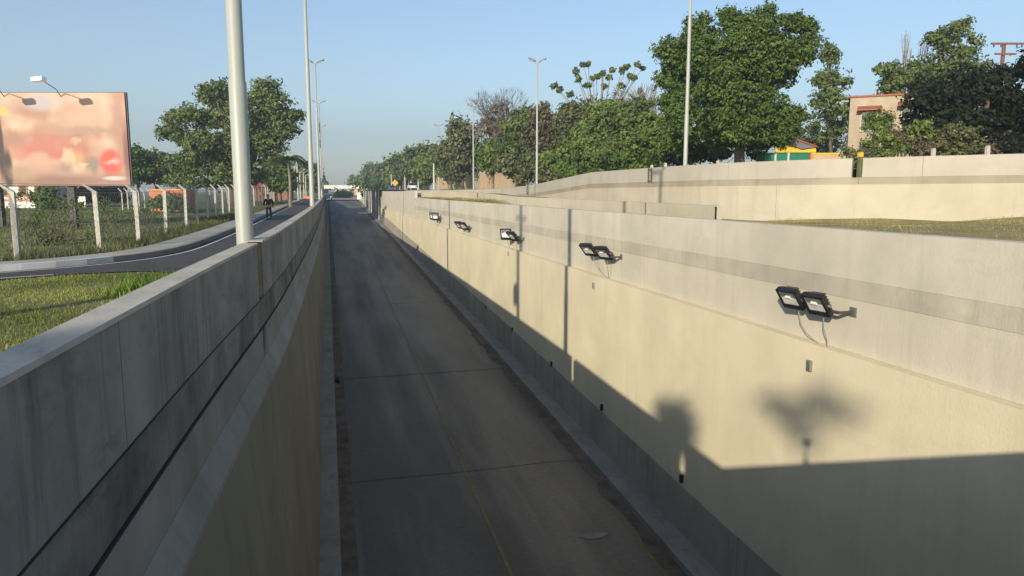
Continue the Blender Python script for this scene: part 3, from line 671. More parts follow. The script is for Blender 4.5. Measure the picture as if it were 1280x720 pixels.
# ============================================================ FLOODLIGHTS
def flood_pair(y, z, label, tilts=((-38, 0), (-38, 0)), gap=.74, sc=1.0):
    """local frame: x out of the wall is -x, along the wall y"""
    t = empty('floodlight_pair', (8.5, y, z), label, 'floodlight', 'pairs of black floodlights on the cream wall')
    y0_ = .30 - gap - .36
    MB().box((-.30, (.55 + y0_) / 2, -.02), (.05, .55 - y0_, .045)).box((-.15, y0_, -.02), (.34, .05, .045)).box((-.15, .35, -.02), (.34, .05, .045)).build('mounting_bar', M['dark_steel'], t)
    for yq in (y0_, .35): MB().box((-.008, yq, -.02), (.02, .16, .16)).build('wall_plate', M['steel'], t)
    for k, (tl, yw) in enumerate(tilts):
        cy = (.30 - gap * k)
        Mx = Matrix.Rotation(R(yw), 3, 'Z') @ Matrix.Rotation(R(tl), 3, 'Y')
        def P(v): return Mx @ Vector(v) + Vector((-.42, cy, .10))
        h = MB(); W, H_, Dp = .25 * sc, .24 * sc, .15
        fr = [(-Dp / 2, -W, -H_), (-Dp / 2, W, -H_), (-Dp / 2, W, H_), (-Dp / 2, -W, H_)]; bk = [(Dp / 2, -W * .72, -H_ * .8), (Dp / 2, W * .72, -H_ * .8), (Dp / 2, W * .72, H_ * .8), (Dp / 2, -W * .72, H_ * .8)]
        md = [(Dp * .05, -W, -H_), (Dp * .05, W, -H_), (Dp * .05, W, H_), (Dp * .05, -W, H_)]
        h.sweep([[P(v) for v in fr], [P(v) for v in md], [P(v) for v in bk]])
        for i in range(5):
            zz = -H_ * .6 + i * H_ * .3; h.add([P((Dp / 2, -W * .6, zz)), P((Dp / 2 + .04, -W * .6, zz)), P((Dp / 2 + .04, W * .6, zz)), P((Dp / 2, W * .6, zz)), P((Dp / 2, -W * .6, zz + .015)), P((Dp / 2 + .04, -W * .6, zz + .015)), P((Dp / 2 + .04, W * .6, zz + .015)), P((Dp / 2, W * .6, zz + .015))], [(0, 1, 2, 3), (7, 6, 5, 4), (0, 4, 5, 1), (1, 5, 6, 2), (2, 6, 7, 3)])
        ho = h.build('housing', M['black'], t)
        g = MB(); g.add([P((-Dp / 2 - .004, -W * .78, -H_ * .55)), P((-Dp / 2 - .004, W * .78, -H_ * .55)), P((-Dp / 2 - .004, W * .78, H_ * .82)), P((-Dp / 2 - .004, -W * .78, H_ * .82))], [(0, 1, 2, 3)]); g.build('reflector', M['refl'], ho, fixn=False)
        tb = MB().tube([P((-Dp / 2 - .008, -W * .25, H_ * .3)), P((-Dp / 2 - .008, W * .25, H_ * .3))], .03, 8); tb.build('bulb', M['lamp_glass'], ho)
        MB().add([P((-Dp / 2 - .006, -W * .74, H_ * .25)), P((-Dp / 2 - .006, W * .74, H_ * .25)), P((-Dp / 2 - .006, W * .74, H_ * .8)), P((-Dp / 2 - .006, -W * .74, H_ * .8))], [(0, 1, 2, 3)]).build('upper_reflector', M['steel'], ho, fixn=False)
        r_ = MB(); 
        for a, b_, c_, d_ in ((-W, W, -H_, -H_ * .6), (-W, W, H_ * .86, H_), (-W, -W * .82, -H_, H_), (W * .82, W, -H_, H_)):
            r_.add([P((-Dp / 2 - .018, a, c_)), P((-Dp / 2 - .018, b_, c_)), P((-Dp / 2 - .018, b_, d_)), P((-Dp / 2 - .018, a, d_)), P((-Dp / 2, a, c_)), P((-Dp / 2, b_, c_)), P((-Dp / 2, b_, d_)), P((-Dp / 2, a, d_))], [(0, 1, 2, 3), (0, 1, 5, 4), (1, 2, 6, 5), (2, 3, 7, 6), (3, 0, 4, 7)])
        r_.build('front_frame', M['black'], ho)
        br_ = MB(); br_.tube([P((-.02, -(W + .02), 0)), Vector((-.30, cy - (W + .01) * .8, .0)), Vector((-.30, cy + (W + .01) * .8, .0)), P((-.02, (W + .02), 0))], .018, 6); br_.build('yoke', M['dark_steel'], t)
        MB().tube([P((-.02, -W - .035, -.02)), P((-.02, -W + .01, -.02))], .028, 10).build('knob', M['steel'], t)
        s0 = P((.02, 0, -H_)); e = Vector((-.01, .05 - gap * .35, -.78)); mm = s0.lerp(e, .5) + Vector((-.05, .10 * (1 if k == 0 else -1), -.12))
        MB().tube([s0, s0.lerp(mm, .5) + Vector((-.03, 0, -.05)), mm, e.lerp(mm, .4) + Vector((0, 0, -.03)), e], .010, 6).build('cable', M['cable'], t)
    return t
def wall_y(px, py, X):
    v, fw = ray(px, py); p = v * (X / v.x); return p.y, p.z
for (px, py, lab, tl, sc) in ((1006, 374, 'nearest and largest pair of black floodlights on the cream wall', ((-36, 12), (-36, 12)), .88),
                          (742, 312, 'second nearest pair of black floodlights, both tilted steeply', ((-44, 24), (-44, 24)), 1.0),
                          (636, 293, 'third pair of black floodlights, its two lamps turned apart', ((-12, 50), (-44, 16)), 1.1),
                          (577, 281, 'fourth pair of black floodlights from the camera', ((-44, 28), (-44, 28)), 1.2),
                          (543, 270, 'farthest pair of black floodlights, standing upright', ((-12, 44), (-12, 44)), 1.2)):
    y_, z_ = wall_y(px, py, 8.12)
    flood_pair(y_, z_ - .1, lab, tl, sc=sc, gap=.72 if px > 1000 else 1.3)

# ============================================================ FENCE on the left
FP = [(-8.83, 23.9), (-7.65, 27.5), (-7.34, 31.5), (-7.39, 36.8), (-7.85, 44.5), (-8.2, 50.4), (-8.45, 56.3), (-8.67, 61.8), (-8.9, 67.6)]
y = 73.5
while y < 182: FP.append((-9.1 - (y - 73) * .012, y)); y += 5.6
FP.insert(0, (-11.2, 20.2)); FP.insert(0, (-14.5, 17.2))
fn = empty('chain_link_fence', (-8, 40, GZ), 'chain link fence on pale concrete posts with bent tops beside the pavement', 'fence')
OF = Vector((-8, 40, GZ))
link = MB(); strands = MB(); rnd = random.Random(3); tops = []
for i, (x, y) in enumerate(FP):
    hb = 1.98 + .006 * max(0, y - 28); s = .07
    p0 = Vector((x, y, GZ)) - OF; lean = Vector((rnd.uniform(-.04, .04), rnd.uniform(-.03, .03), 0)); p1 = p0 + Vector((0, 0, hb)) + lean; p2 = p1 + Vector((-.30, -.12, .25 + .003 * max(0, y - 28)))
    MB().sweep([[p + Vector((a * s, b * s, 0)) for a, b in ((-1, -1), (1, -1), (1, 1), (-1, 1))] for p in (p0 - Vector((0, 0, .2)), p1)] + [[p2 + Vector((a * s * .8, b * s * .8, 0)) for a, b in ((-1, -1), (1, -1), (1, 1), (-1, 1))]]).build('post', M['pole_conc'], fn)
    tops.append((p0, p1, p2))
for (a0, a1, a2), (b0, b1, b2) in zip(tops, tops[1:]):
    for k in (.25, .6, .95): strands.tube([a1.lerp(a2, k), b1.lerp(b2, k)], .006, 4, cap=False)
    for k in (.05, .5, .98): strands.tube([a0.lerp(a1, k), b0.lerp(b1, k)], .006, 4, cap=False)
    L_ = (b0 - a0).length; H_ = (a1 - a0).length; stp = .22 if a0.y < 30 else .34; n = int(L_ / stp)
    for s in (1, -1):
        for j in range(-int(H_ / stp) if s > 0 else 0, n + (0 if s > 0 else int(H_ / stp))):
            u0 = j * stp / L_; u1 = u0 + s * H_ / L_; v0, v1 = 0.0, 1.0
            def cl(u0, v0, u1, v1):
                if u0 < 0: v0 = v0 + (0 - u0) / (u1 - u0) * (v1 - v0); u0 = 0
                if u0 > 1: v0 = v0 + (1 - u0) / (u1 - u0) * (v1 - v0); u0 = 1
                if u1 > 1: v1 = v0 + (1 - u0) / (u1 - u0) * (v1 - v0); u1 = 1
                if u1 < 0: v1 = v0 + (0 - u0) / (u1 - u0) * (v1 - v0); u1 = 0
                return u0, v0, u1, v1
            if abs(u1 - u0) < 1e-6: continue
            u0, v0, u1, v1 = cl(u0, v0, u1, v1)
            A = a0.lerp(b0, u0) + Vector((0, 0, v0 * H_)); B = a0.lerp(b0, u1) + Vector((0, 0, v1 * H_))
            if (A - B).length > .05: link.tube([A, B], .0028, 3, cap=False)
link.build('wire_mesh', M['steel'], fn, fixn=False); strands.build('strand_wire', M['steel'], fn, fixn=False)
# second fence further back, showing as small pale posts
f2 = empty('rear_fence', flat(180, 74, GZ), 'short row of pale bent posts behind the chain link fence', 'fence'); o2 = f2.location
for px in (152, 159, 166, 173, 180, 187, 262, 284):
    b = flat(px, 76, GZ) - o2; MB().tube([b, b + Vector((0, 0, 1.9)), b + Vector((-.3, 0, 2.3))], .07, 6).build('post', M['pole_conc'], f2)

# ============================================================ BILLBOARD
D = 40.0
bb0 = at(163.5, 232, D); bl = at(0, 232, D); bt = at(160, 116, D)
ux_ = (Vector((bl.x, bl.y, 0)) - Vector((bb0.x, bb0.y, 0))).normalized(); Wd = 11.5; Hh = bt.z - bb0.z
def bill_mat():
    m = bpy.data.materials.new('faded_poster'); m.use_nodes = True; t = m.node_tree; N = t.nodes; L = t.links; b = N['Principled BSDF']; b.inputs['Roughness'].default_value = .6
    tc = N.new('ShaderNodeTexCoord'); n = N.new('ShaderNodeTexNoise'); n.inputs['Scale'].default_value = .55; n.inputs['Detail'].default_value = 2; L.new(tc.outputs['Object'], n.inputs[0])
    r = N.new('ShaderNodeValToRGB'); e = r.color_ramp.elements; e[0].position = .36; e[0].color = (.27, .13, .085, 1); e[1].position = .64; e[1].color = (.47, .33, .25, 1)
    L.new(n.outputs[0], r.inputs[0]); cur = r.outputs[0]
    nd = N.new('ShaderNodeTexNoise'); nd.inputs['Scale'].default_value = 2.2; nd.inputs['Detail'].default_value = 2; L.new(tc.outputs['Object'], nd.inputs[0])
    ms = N.new('ShaderNodeMapping'); ms.vector_type = 'POINT'
    va = N.new('ShaderNodeVectorMath'); va.operation = 'MULTIPLY_ADD'; L.new(nd.outputs[1], va.inputs[0]); va.inputs[1].default_value = (.45, 0, .45); L.new(tc.outputs['Object'], va.inputs[2])
    sb = N.new('ShaderNodeVectorMath'); sb.operation = 'SUBTRACT'; L.new(va.outputs[0], sb.inputs[0]); sb.inputs[1].default_value = (.225, 0, .225)
    def px(X, Y): return ((163 - X) / F * D * .99, 0, (232 - Y) / F * D)
    for (X, Y, rx, ry, col, soft, dist) in ((60, 132, 26, 10, (.62, .56, .58), .8, 1), (12, 142, 7, 6, (.80, .62, .20), .6, 1), (72, 165, 32, 10, (.62, .36, .26), .8, 1), (110, 150, 36, 20, (.76, .50, .36), .8, 1), (85, 190, 24, 12, (.62, .22, .16), .8, 1),
                                (60, 190, 30, 9, (.72, .10, .08), .5, 1), (28, 190, 10, 16, (.75, .42, .3), .6, 1), (95, 198, 14, 12, (.80, .50, .20), .7, 1), (60, 212, 18, 12, (.70, .42, .34), .6, 1), (118, 207, 9, 12, (.36, .28, .22), .6, 1),
                                (40, 178, 6, 5, (.8, .7, .6), .6, 1), (98, 178, 7, 5, (.8, .68, .5), .6, 1), (75, 183, 5, 4, (.85, .7, .6), .6, 1), (106, 207, 6, 4, (.85, .65, .4), .6, 1), (48, 184, 22, 3, (.80, .35, .3), .6, 1),
                                (80, 226, 110, 12, (.36, .20, .15), .9, 0), (60, 185, 60, 20, (.66, .24, .18), .9, 1), (20, 175, 22, 12, (.50, .28, .2), .7, 1), (52, 200, 16, 10, (.75, .45, .35), .5, 1), (88, 200, 10, 14, (.78, .6, .4), .5, 1), (142, 203, 17, 17, (.80, .12, .09), .35, 0), (143, 203, 12, 3.4, (.86, .5, .45), .8, 1), (145, 223, 17, 3, (.75, .68, .66), .5, 0),
                                (5, 185, 5, 44, (.07, .03, .03), .4, 0), (12, 212, 7, 30, (.05, .03, .03), .5, 0), (155, 165, 9, 60, (.55, .30, .24), .9, 0), (161, 195, 5, 40, (.28, .10, .09), .8, 0), (112, 165, 45, 5, (.52, .34, .25), .8, 1), (30, 215, 20, 12, (.55, .36, .25), .8, 1), (82, 212, 14, 10, (.5, .3, .25), .8, 1)):
        c = px(X, Y); s2 = N.new('ShaderNodeVectorMath'); s2.operation = 'SUBTRACT'; L.new((sb if dist else tc).outputs[0 if dist else 'Object'], s2.inputs[0]); s2.inputs[1].default_value = c
        dv = N.new('ShaderNodeVectorMath'); dv.operation = 'DIVIDE'; L.new(s2.outputs[0], dv.inputs[0]); dv.inputs[1].default_value = (rx / F * D, 10, ry / F * D)
        ln = N.new('ShaderNodeVectorMath'); ln.operation = 'LENGTH'; L.new(dv.outputs[0], ln.inputs[0])
        mr = N.new('ShaderNodeMapRange'); mr.interpolation_type = 'SMOOTHSTEP'; mr.inputs[1].default_value = 1 + soft * .4; mr.inputs[2].default_value = 1 - soft; L.new(ln.outputs['Value'], mr.inputs[0])
        x = N.new('ShaderNodeMix'); x.data_type = 'RGBA'; L.new(mr.outputs[0], x.inputs[0]); L.new(cur, x.inputs[6]); x.inputs[7].default_value = (*[q * .54 for q in col], 1); cur = x.outputs[2]
    L.new(cur, b.inputs['Base Color']); return m
bb = empty('billboard', (bb0.x, bb0.y, bb0.z), 'large billboard with a faded peach and red poster behind the fence', 'billboard', None, math.atan2(ux_.y, ux_.x))
MB().box((Wd / 2, 0, Hh / 2), (Wd, .06, Hh)).build('poster_panel', bill_mat(), bb)
MB().box((Wd / 2, -.10, Hh / 2), (Wd + .16, .12, Hh + .08)).build('frame', M['dark_steel'], bb)
bpy.data.objects['frame'].location = (0, 0, 0)
for xx in (3.4, 7.5, 10.8): MB().box((xx, -.28, (GZ - bb0.z + Hh) / 2), (.34, .3, Hh - (GZ - bb0.z))).build('support_post', M['dark_steel'], bb)
for px_ in (86, 17, -50):
    x0 = (163 - px_) / F * D
    ar = MB().tube([(x0, .03, Hh - .2), (x0 - .05, .5, Hh + .12), (x0 - .3, 2.15, Hh + .40)], .022, 6).build('lamp_arm', M['dark_steel'], bb)
    MB().box((x0 - .35, 2.35, Hh + .36), (.6, .42, .22), Matrix.Rotation(R(6), 3, 'Y')).build('lamp_box', M['refl'], ar, bevel=.03)

# ============================================================ BUILDINGS
# brick box behind the fence
t = empty('brick_hut', flat(209, 72, GZ), 'low flat orange brick hut behind the fence, under the big spreading tree', 'hut', rz=-YAW)
k = 72 / F; Wb = 44 * k
MB().box((0, 1.2, 1.05), (Wb, 2.4, 2.1)).build('wall', M['brick'], t)
MB().box((0, 1.2, 2.16), (Wb + .1, 2.5, .12)).build('roof_slab', mat('terracotta', (.55, .27, .14), .9, noise=.1), t)
# house with orange window surrounds at left edge
t = empty('orange_house', flat(22, 88, GZ), 'white house with orange window surrounds below the billboard', 'house', rz=-YAW)
k = 88 / F
MB().box((-2, 2.5, 2.0), (9.6, 5, 4.0)).build('wall', M['white'], t)
MB().box((-2, 2.3, 4.1), (10.4, 6, .25)).build('roof', M['roof_grey'], t)
MB().box((-2, -.03, .9), (9.7, .08, .25)).build('ledge', M['brick'], t)
for xx in (-1.6, .7, 2.6): 
    w_ = MB().box((xx, -.05, 2.1), (1.1, .1, 1.6)).build('window', M['brick'], t); MB().box((xx, -.12, 2.1), (.7, .05, 1.2)).build('pane', M['glass_dark'], w_)
t = empty('small_white_wall', flat(100, 90, GZ), 'short white wall seen low between the left trees', 'wall'); MB().box((0, 0, 1.0), (1.1, .2, .7)).box((-.45, 0, .4), (.15, .15, .8)).box((.45, 0, .4), (.15, .15, .8)).build('slab', M['white'], t)
# red tiled house behind the far end of the fence
t = empty('red_house', flat(338, 150, GZ), 'dark red roofed house half hidden behind the far fence', 'house', rz=-YAW)
MB().box((0, 2, 1.4), (7, 4, 2.8)).build('wall', mat('dull_brick', (.22, .12, .09), .9, noise=.2), t); MB().add([(-4, -.4, 2.8), (4, -.4, 2.8), (4, 4.4, 2.8), (-4, 4.4, 2.8), (-3, 2, 4.0), (3, 2, 4.0)], [(0, 1, 5, 4), (2, 3, 4, 5), (1, 2, 5), (3, 0, 4), (0, 3, 2, 1)]).build('roof', M['red'], t)
MB().box((-1, -.03, 1.5), (1.2, .06, 1.1)).build('window', M['glass_dark'], t)
t = empty('orange_wall', flat(386, 190, GZ), 'low orange wall at the end of the service road', 'wall', rz=-YAW); MB().box((0, 0, .3), (3, .3, .8)).build('slab', M['brick'], t)
MB().box((0, 0, .75), (3.2, .4, .1)).build('coping', M['red'], t)

# pale house with red trim, right
D = 52.0; k = D / F
t = empty('plastered_house', flat(1056, D, 1.0), 'pale plastered house with red roof edge and awnings among the bushes', 'house', rz=-YAW - R(24))
Wh = 7.6; zt = (HOR - 126) * k - 1.0
MB().box((Wh / 2, 3, zt / 2), (Wh, 6, zt)).build('wall', M['plaster'], t)
MB().box((Wh / 2, 3, zt + .05), (Wh + .25, 6.2, .12)).build('roof', M['red'], t)
MB().box((-.35, .3, zt - .22), (.5, .3, .12)).build('roof_spout', M['plaster'], t)
for (xa, xb, za, zb) in ((.75, 1.75, zt - 2.35, zt - .95), (3.25, 5.6, zt - 2.2, zt - .75)):
    wn = MB().box(((xa + xb) / 2, -.02, (za + zb) / 2), (xb - xa, .1, zb - za)).build('window', M['glass_dark'], t)
    fr = MB(); 
    for i in range(3 if xb - xa > 1.5 else 3): fr.box((xa + (xb - xa) * i / 2, -.09, (za + zb) / 2), (.07, .05, zb - za))
    fr.box(((xa + xb) / 2, -.095, za), (xb - xa + .1, .06, .07)).box(((xa + xb) / 2, -.095, (za * .6 + zb * .4)), (xb - xa, .04, .05)); fr.build('window_frame', M['pole_conc'], wn)
    MB().add([(xa - .25, -.06, zb + .32), (xb + .25, -.06, zb + .32), (xb + .3, -.75, zb + .05), (xa - .3, -.75, zb + .05), (xa - .25, -.06, zb + .22), (xb + .25, -.06, zb + .22), (xb + .3, -.75, zb - .04), (xa - .3, -.75, zb - .04)], [(0, 1, 2, 3), (7, 6, 5, 4), (0, 4, 5, 1), (1, 5, 6, 2), (2, 6, 7, 3), (3, 7, 4, 0)]).build('awning', M['red'], t)
# kiosk with yellow band and green sheets
D = 50.0; k = D / F
t = empty('yellow_kiosk', flat(990, D, .9), 'yellow and green kiosk with a grey pitched roof right of the huge tree', 'kiosk', rz=-YAW)
zz = lambda py: (HOR - py) * k - .9
X = lambda px: (px - 990) * k
MB().box(((X(955) + X(1015)) / 2, .9, zz(192) / 2), (X(1015) - X(955), 1.8, zz(192))).build('wall', M['green_sheet'], t)
MB().box(((X(966) + X(1016)) / 2, -.05, zz(189)), (X(1016) - X(966), .15, .32)).build('fascia', M['yellow'], t)
MB().add([(X(978), -.02, zz(186.5)), (X(998), -.02, zz(187)), (X(981), -.02, zz(181)), (X(978), .1, zz(186.5)), (X(998), .1, zz(187)), (X(981), .1, zz(181))], [(0, 1, 2), (5, 4, 3), (0, 3, 4, 1), (1, 4, 5, 2), (2, 5, 3, 0)]).build('gable', M['yellow'], t)
MB().add([(X(975), -.3, zz(172)), (X(1014), -.3, zz(185.5)), (X(997), -.3, zz(188)), (X(975), -.3, zz(179)), (X(975), 2.4, zz(172)), (X(1014), 2.4, zz(185.5)), (X(997), 2.4, zz(188)), (X(975), 2.4, zz(179))], [(0, 1, 2, 3), (7, 6, 5, 4), (0, 4, 5, 1), (1, 5, 6, 2), (2, 6, 7, 3), (3, 7, 4, 0)]).build('roof', M['roof_grey'], t)
MB().tube([(X(974), -.34, zz(171.3)), (X(1015), -.34, zz(185))], .06, 6).build('roof_trim', M['red'], t)
for px_ in (983, 967): MB().box((X(px_), -.06, zz(196)), (.13, .06, .7)).build('post', M['pole_conc'], t)
t = empty('plaster_wall', flat(1034, 49.5, .9), 'stained tan wall with a yellow top between kiosk and pale house', 'wall', rz=-YAW)
MB().box((0, .2, .65), (2.2, .2, 1.3 + .5)).build('wall_face', M['earth'], t); MB().box((0, .2, 1.62), (2.3, .26, .12)).build('coping', M['yellow'], t)
MB().box((-1.16, .12, .75), (.16, .26, 1.7)).build('pillar', M['brick'], t)

# tan boundary bank / wall behind the verge
def bank(px0, px1, D0, D1, y0, y1, label):
    t = empty('boundary_wall', flat((px0 + px1) / 2, (D0 + D1) / 2, .3), label, 'wall', 'tan walls behind the grass verge'); o = t.location; st = []
    n = 14; rnd = random.Random(px0)
    for i in range(n + 1):
        u = i / n; D = D0 + (D1 - D0) * u; px_ = px0 + (px1 - px0) * u; p = flat(px_, D, 0) - o; top = (HOR - y0 - rnd.uniform(-1, 1)) / F * D - .3
        st.append([(p.x, p.y, top), (p.x + .2, p.y + .35, top), (p.x + .2, p.y + .35, -1.3), (p.x, p.y, -1.3)])
    MB().sweep(st).build('wall_face', M['earth'], t)
    return t
bank(545, 590, 150, 125, 219, 231, 'tan earth coloured wall between the two lamp posts at the verge')
bank(596, 652, 122, 96, 216, 234, 'tan earth coloured wall below the greyish bare tree')

# ============================================================ SIGN, CARS, BRIDGE FAR AWAY
t = empty('warning_sign', flat(494, 150, .1), 'yellow diamond warning sign beside the far right carriageway', 'sign', rz=-YAW)
MB().tube([(0, 0, 0), (0, 0, 2.6)], .05, 8).build('post', M['steel'], t)
MB().box((0, -.08, 1.6), (.95, .04, .95), Matrix.Rotation(R(45), 3, 'Y')).build('plate', M['yellow'], t)
MB().tube([(-.05, -.12, 1.2), (-.05, -.12, 1.55), (.14, -.12, 1.72), (-.02, -.12, 1.98)], .045, 6).build('symbol', M['black'], t)

def car(loc, rz_, label, paint, lights=True):
    t = empty('car', loc, label, 'car', None, rz_)
    b = MB(); prof = [(-2.1, .35), (-2.15, .75), (-1.9, .9), (-.95, .98), (.9, 1.0), (2.0, .92), (2.15, .7), (2.12, .35)]
    b.sweep([[(w_, y_, z_) for y_, z_ in prof] for w_ in (-.82, .82)]); o = b.build('body', paint, t, bevel=.06)
    c = MB(); c.sweep([[(w_ * s_, y_, z_) for w_ in (1,)][0] if False else (w_, y_, z_) for y_, z_, w_ in ((-1.1, .97, .76), (-.4, 1.42, .62), (.75, 1.45, .62), (1.6, .99, .76))] and [[(sg * w_, y_, z_) for y_, z_, w_ in ((-1.1, .97, .76), (-.4, 1.42, .62), (.75, 1.45, .62), (1.6, .99, .76))] for sg in (-1, 1)])
    c.build('cabin', M['glass_dark'], t)
    MB().box((0, .18, 1.45), (1.22, 1.1, .05)).build('roof', paint, t, bevel=.02)
    for sx in (-.74, .74):
        for sy in (-1.35, 1.35):
            wo = MB().tube([(sx - .1, sy, .32), (sx + .1, sy, .32)], .32, 16).build('wheel', M['rubber'], t); MB().tube([(sx - .11, sy, .32), (sx + .11, sy, .32)], .18, 12).build('rim', M['steel'], wo)
        MB().ball((sx * .78, -2.12, .68), (.2, .08, .12)).build('headlight', M['lampbulb'], t); MB().box((sx * .86, 2.12, .72), (.26, .08, .16)).build('tail_light', M['red'], t)
    MB().box((0, -2.16, .5), (1.2, .05, .2)).build('grille', M['black'], t)
    return t
p = flat(410.5, 193, -2.23); car(p, 0, 'dark blue car with bright headlights coming towards the ramp head', M['car_blue'])
p = flat(515, 160, .32); car(p, math.pi, 'white car driving away on the far right carriageway', M['car_white'])
p = flat(490, 185, .0); car(p, math.pi, 'small dark car on the right carriageway below the yellow sign', M['car_blue'])

D = 350; k = D / F
t = empty('footbridge', flat(428, D, -2.2), 'pale flat overpass crossing the road in the distance on slim piers', 'bridge')
MB().box((-1, 0, (HOR - 234.2) * k + 2.2), (28, 5, 1.3)).build('deck', M['white'], t)
MB().box((-1, -2.6, (HOR - 232.2) * k + 2.2), (28, .15, .4)).build('railing', M['white'], t)
for px_ in (402, 419.5, 435.5, 452):
    x_ = (px_ - 428) * k; MB().box((x_, 0, 1.6), (1.1, 2.5, 3.6)).build('pier', M['white'], t)
t = empty('low_building', flat(453, 372, -2.2), 'orange topped building under the far right trees', 'house', rz=-YAW); MB().box((0, 0, 2.6), (7, 6, 5.2)).build('wall', mat('salmon', (.55, .34, .24), .9, noise=.1), t); MB().box((0, 0, 5.3), (7.6, 6.6, .3)).build('roof', M['red'], t); MB().box((0, -3.02, 3.0), (1.4, .06, 1.3)).build('window', M['glass_dark'], t)
t = empty('concrete_block', flat(449, 200, -2.3), 'short pale concrete block at the head of the ramp', 'barrier'); MB().box((0, 0, .9), (1.2, 2.4, 1.9)).build('block', M['white'], t, bevel=.08)
t = empty('kerb_marker', (-5.35, 47.5, GZ + .15), 'small yellow bollard half hidden behind the foreground lamp pole', 'bollard'); MB().tube([(0, 0, 0), (0, 0, .9), (0, 0, 1.0)], [.24, .22, .1], 12).build('body', M['yellow'], t); MB().tube([(0, 0, .5), (0, 0, .6)], [.235, .235], 12).build('band', M['black'], t)

# ============================================================ PERSON walking on the service road
def skinned(name, joints, edges, mat_, parent, sub=2, scale=1.0, root=0):
    me = bpy.data.meshes.new(name); me.from_pydata([j[:3] for j in joints], edges, []); o = bpy.data.objects.new(name, me); C.objects.link(o); o.parent = parent
    sk = o.modifiers.new('skin', 'SKIN'); 
    for v, j in zip(me.skin_vertices[0].data, joints): v.radius = (j[3] * scale, (j[4] if len(j) > 4 else j[3]) * scale)
    me.skin_vertices[0].data[root].use_root = True
    sb = o.modifiers.new('sub', 'SUBSURF'); sb.levels = sub; sb.render_levels = sub; me.materials.append(mat_); return o
pp = Vector((-4.1, 54.5, GZ))
t = empty('person', pp, 'person in a black jacket and dark trousers walking along the service road', 'person')
J = [(0, 0, .95, .13, .10), (0, 0, 1.18, .125, .095), (0, .0, 1.38, .15, .10), (0, -.01, 1.50, .055), (0, -.03, 1.60, .075, .085), (0, -.03, 1.70, .07, .08),
     (-.19, 0, 1.40, .055), (-.30, .02, 1.14, .042), (-.29, -.10, .90, .032), (.19, 0, 1.40, .055), (.29, .03, 1.14, .042), (.30, -.05, .90, .032),
     (-.10, 0, .86, .085), (-.11, -.14, .48, .06), (-.11, -.06, .10, .04), (-.12, -.20, .05, .035), (.10, 0, .86, .085), (.12, .05, .48, .06), (.12, .22, .12, .04), (.13, .12, .05, .035)]
E = [(0, 1), (1, 2), (2, 3), (3, 4), (4, 5), (2, 6), (6, 7), (7, 8), (2, 9), (9, 10), (10, 11), (0, 12), (12, 13), (13, 14), (14, 15), (0, 16), (16, 17), (17, 18), (18, 19)]
skinned('body', J, E, M['skin'], t)
JJ = [(0, 0, .98, .19, .14), (0, 0, 1.2, .17, .125), (0, 0, 1.40, .17, .12), (0, 0, 1.49, .085), (-.21, 0, 1.40, .08), (-.32, .02, 1.14, .068), (-.30, -.08, .96, .055), (.21, 0, 1.40, .08), (.31, .03, 1.14, .068), (.31, -.04, .96, .055)]
skinned('jacket', JJ, [(0, 1), (1, 2), (2, 3), (2, 4), (4, 5), (5, 6), (2, 7), (7, 8), (8, 9)], M['jacket'], t)
skinned('shirt_hem', [(0, 0, .93, .165, .125), (0, 0, .86, .165, .125)], [(0, 1)], M['shirt'], t, 2)
JT = [(0, 0, .90, .15, .12), (-.10, 0, .80, .10), (-.11, -.13, .48, .078), (-.11, -.06, .13, .06), (.10, 0, .80, .10), (.12, .05, .48, .078), (.12, .21, .15, .06)]
skinned('trousers', JT, [(0, 1), (1, 2), (2, 3), (0, 4), (4, 5), (5, 6)], M['trouser'], t)
MB().ball((0, -.01, 1.70), (.088, .098, .09)).build('hair', M['hair'], t, smooth=True)
fc = MB(); fc.ball((-.03, -.118, 1.665), (.012, .008, .009), 6, 4); fc.ball((.03, -.118, 1.665), (.012, .008, .009), 6, 4); fc.build('eyes', M['hair'], t)
for s, yy in ((-1, -.15), (1, .13)): MB().ball((s * .12, yy, .05), (.05, .13, .05)).build('shoe', M['rubber'], t, smooth=True)
hm = MB()
for s, x0, y0 in ((-1, -.29, -.10), (1, .30, -.05)):
    for f2_ in range(4): hm.tube([(x0 + (f2_ - 1.5) * .012, y0 - .0, .87), (x0 + (f2_ - 1.5) * .018, y0 - .03, .79 + .006 * abs(f2_ - 1))], [.010, .008], 6)
    hm.tube([(x0 - s * .03, y0 - .01, .88), (x0 - s * .05, y0 - .05, .83)], [.012, .009], 6)
hm.build('fingers', M['skin'], t)

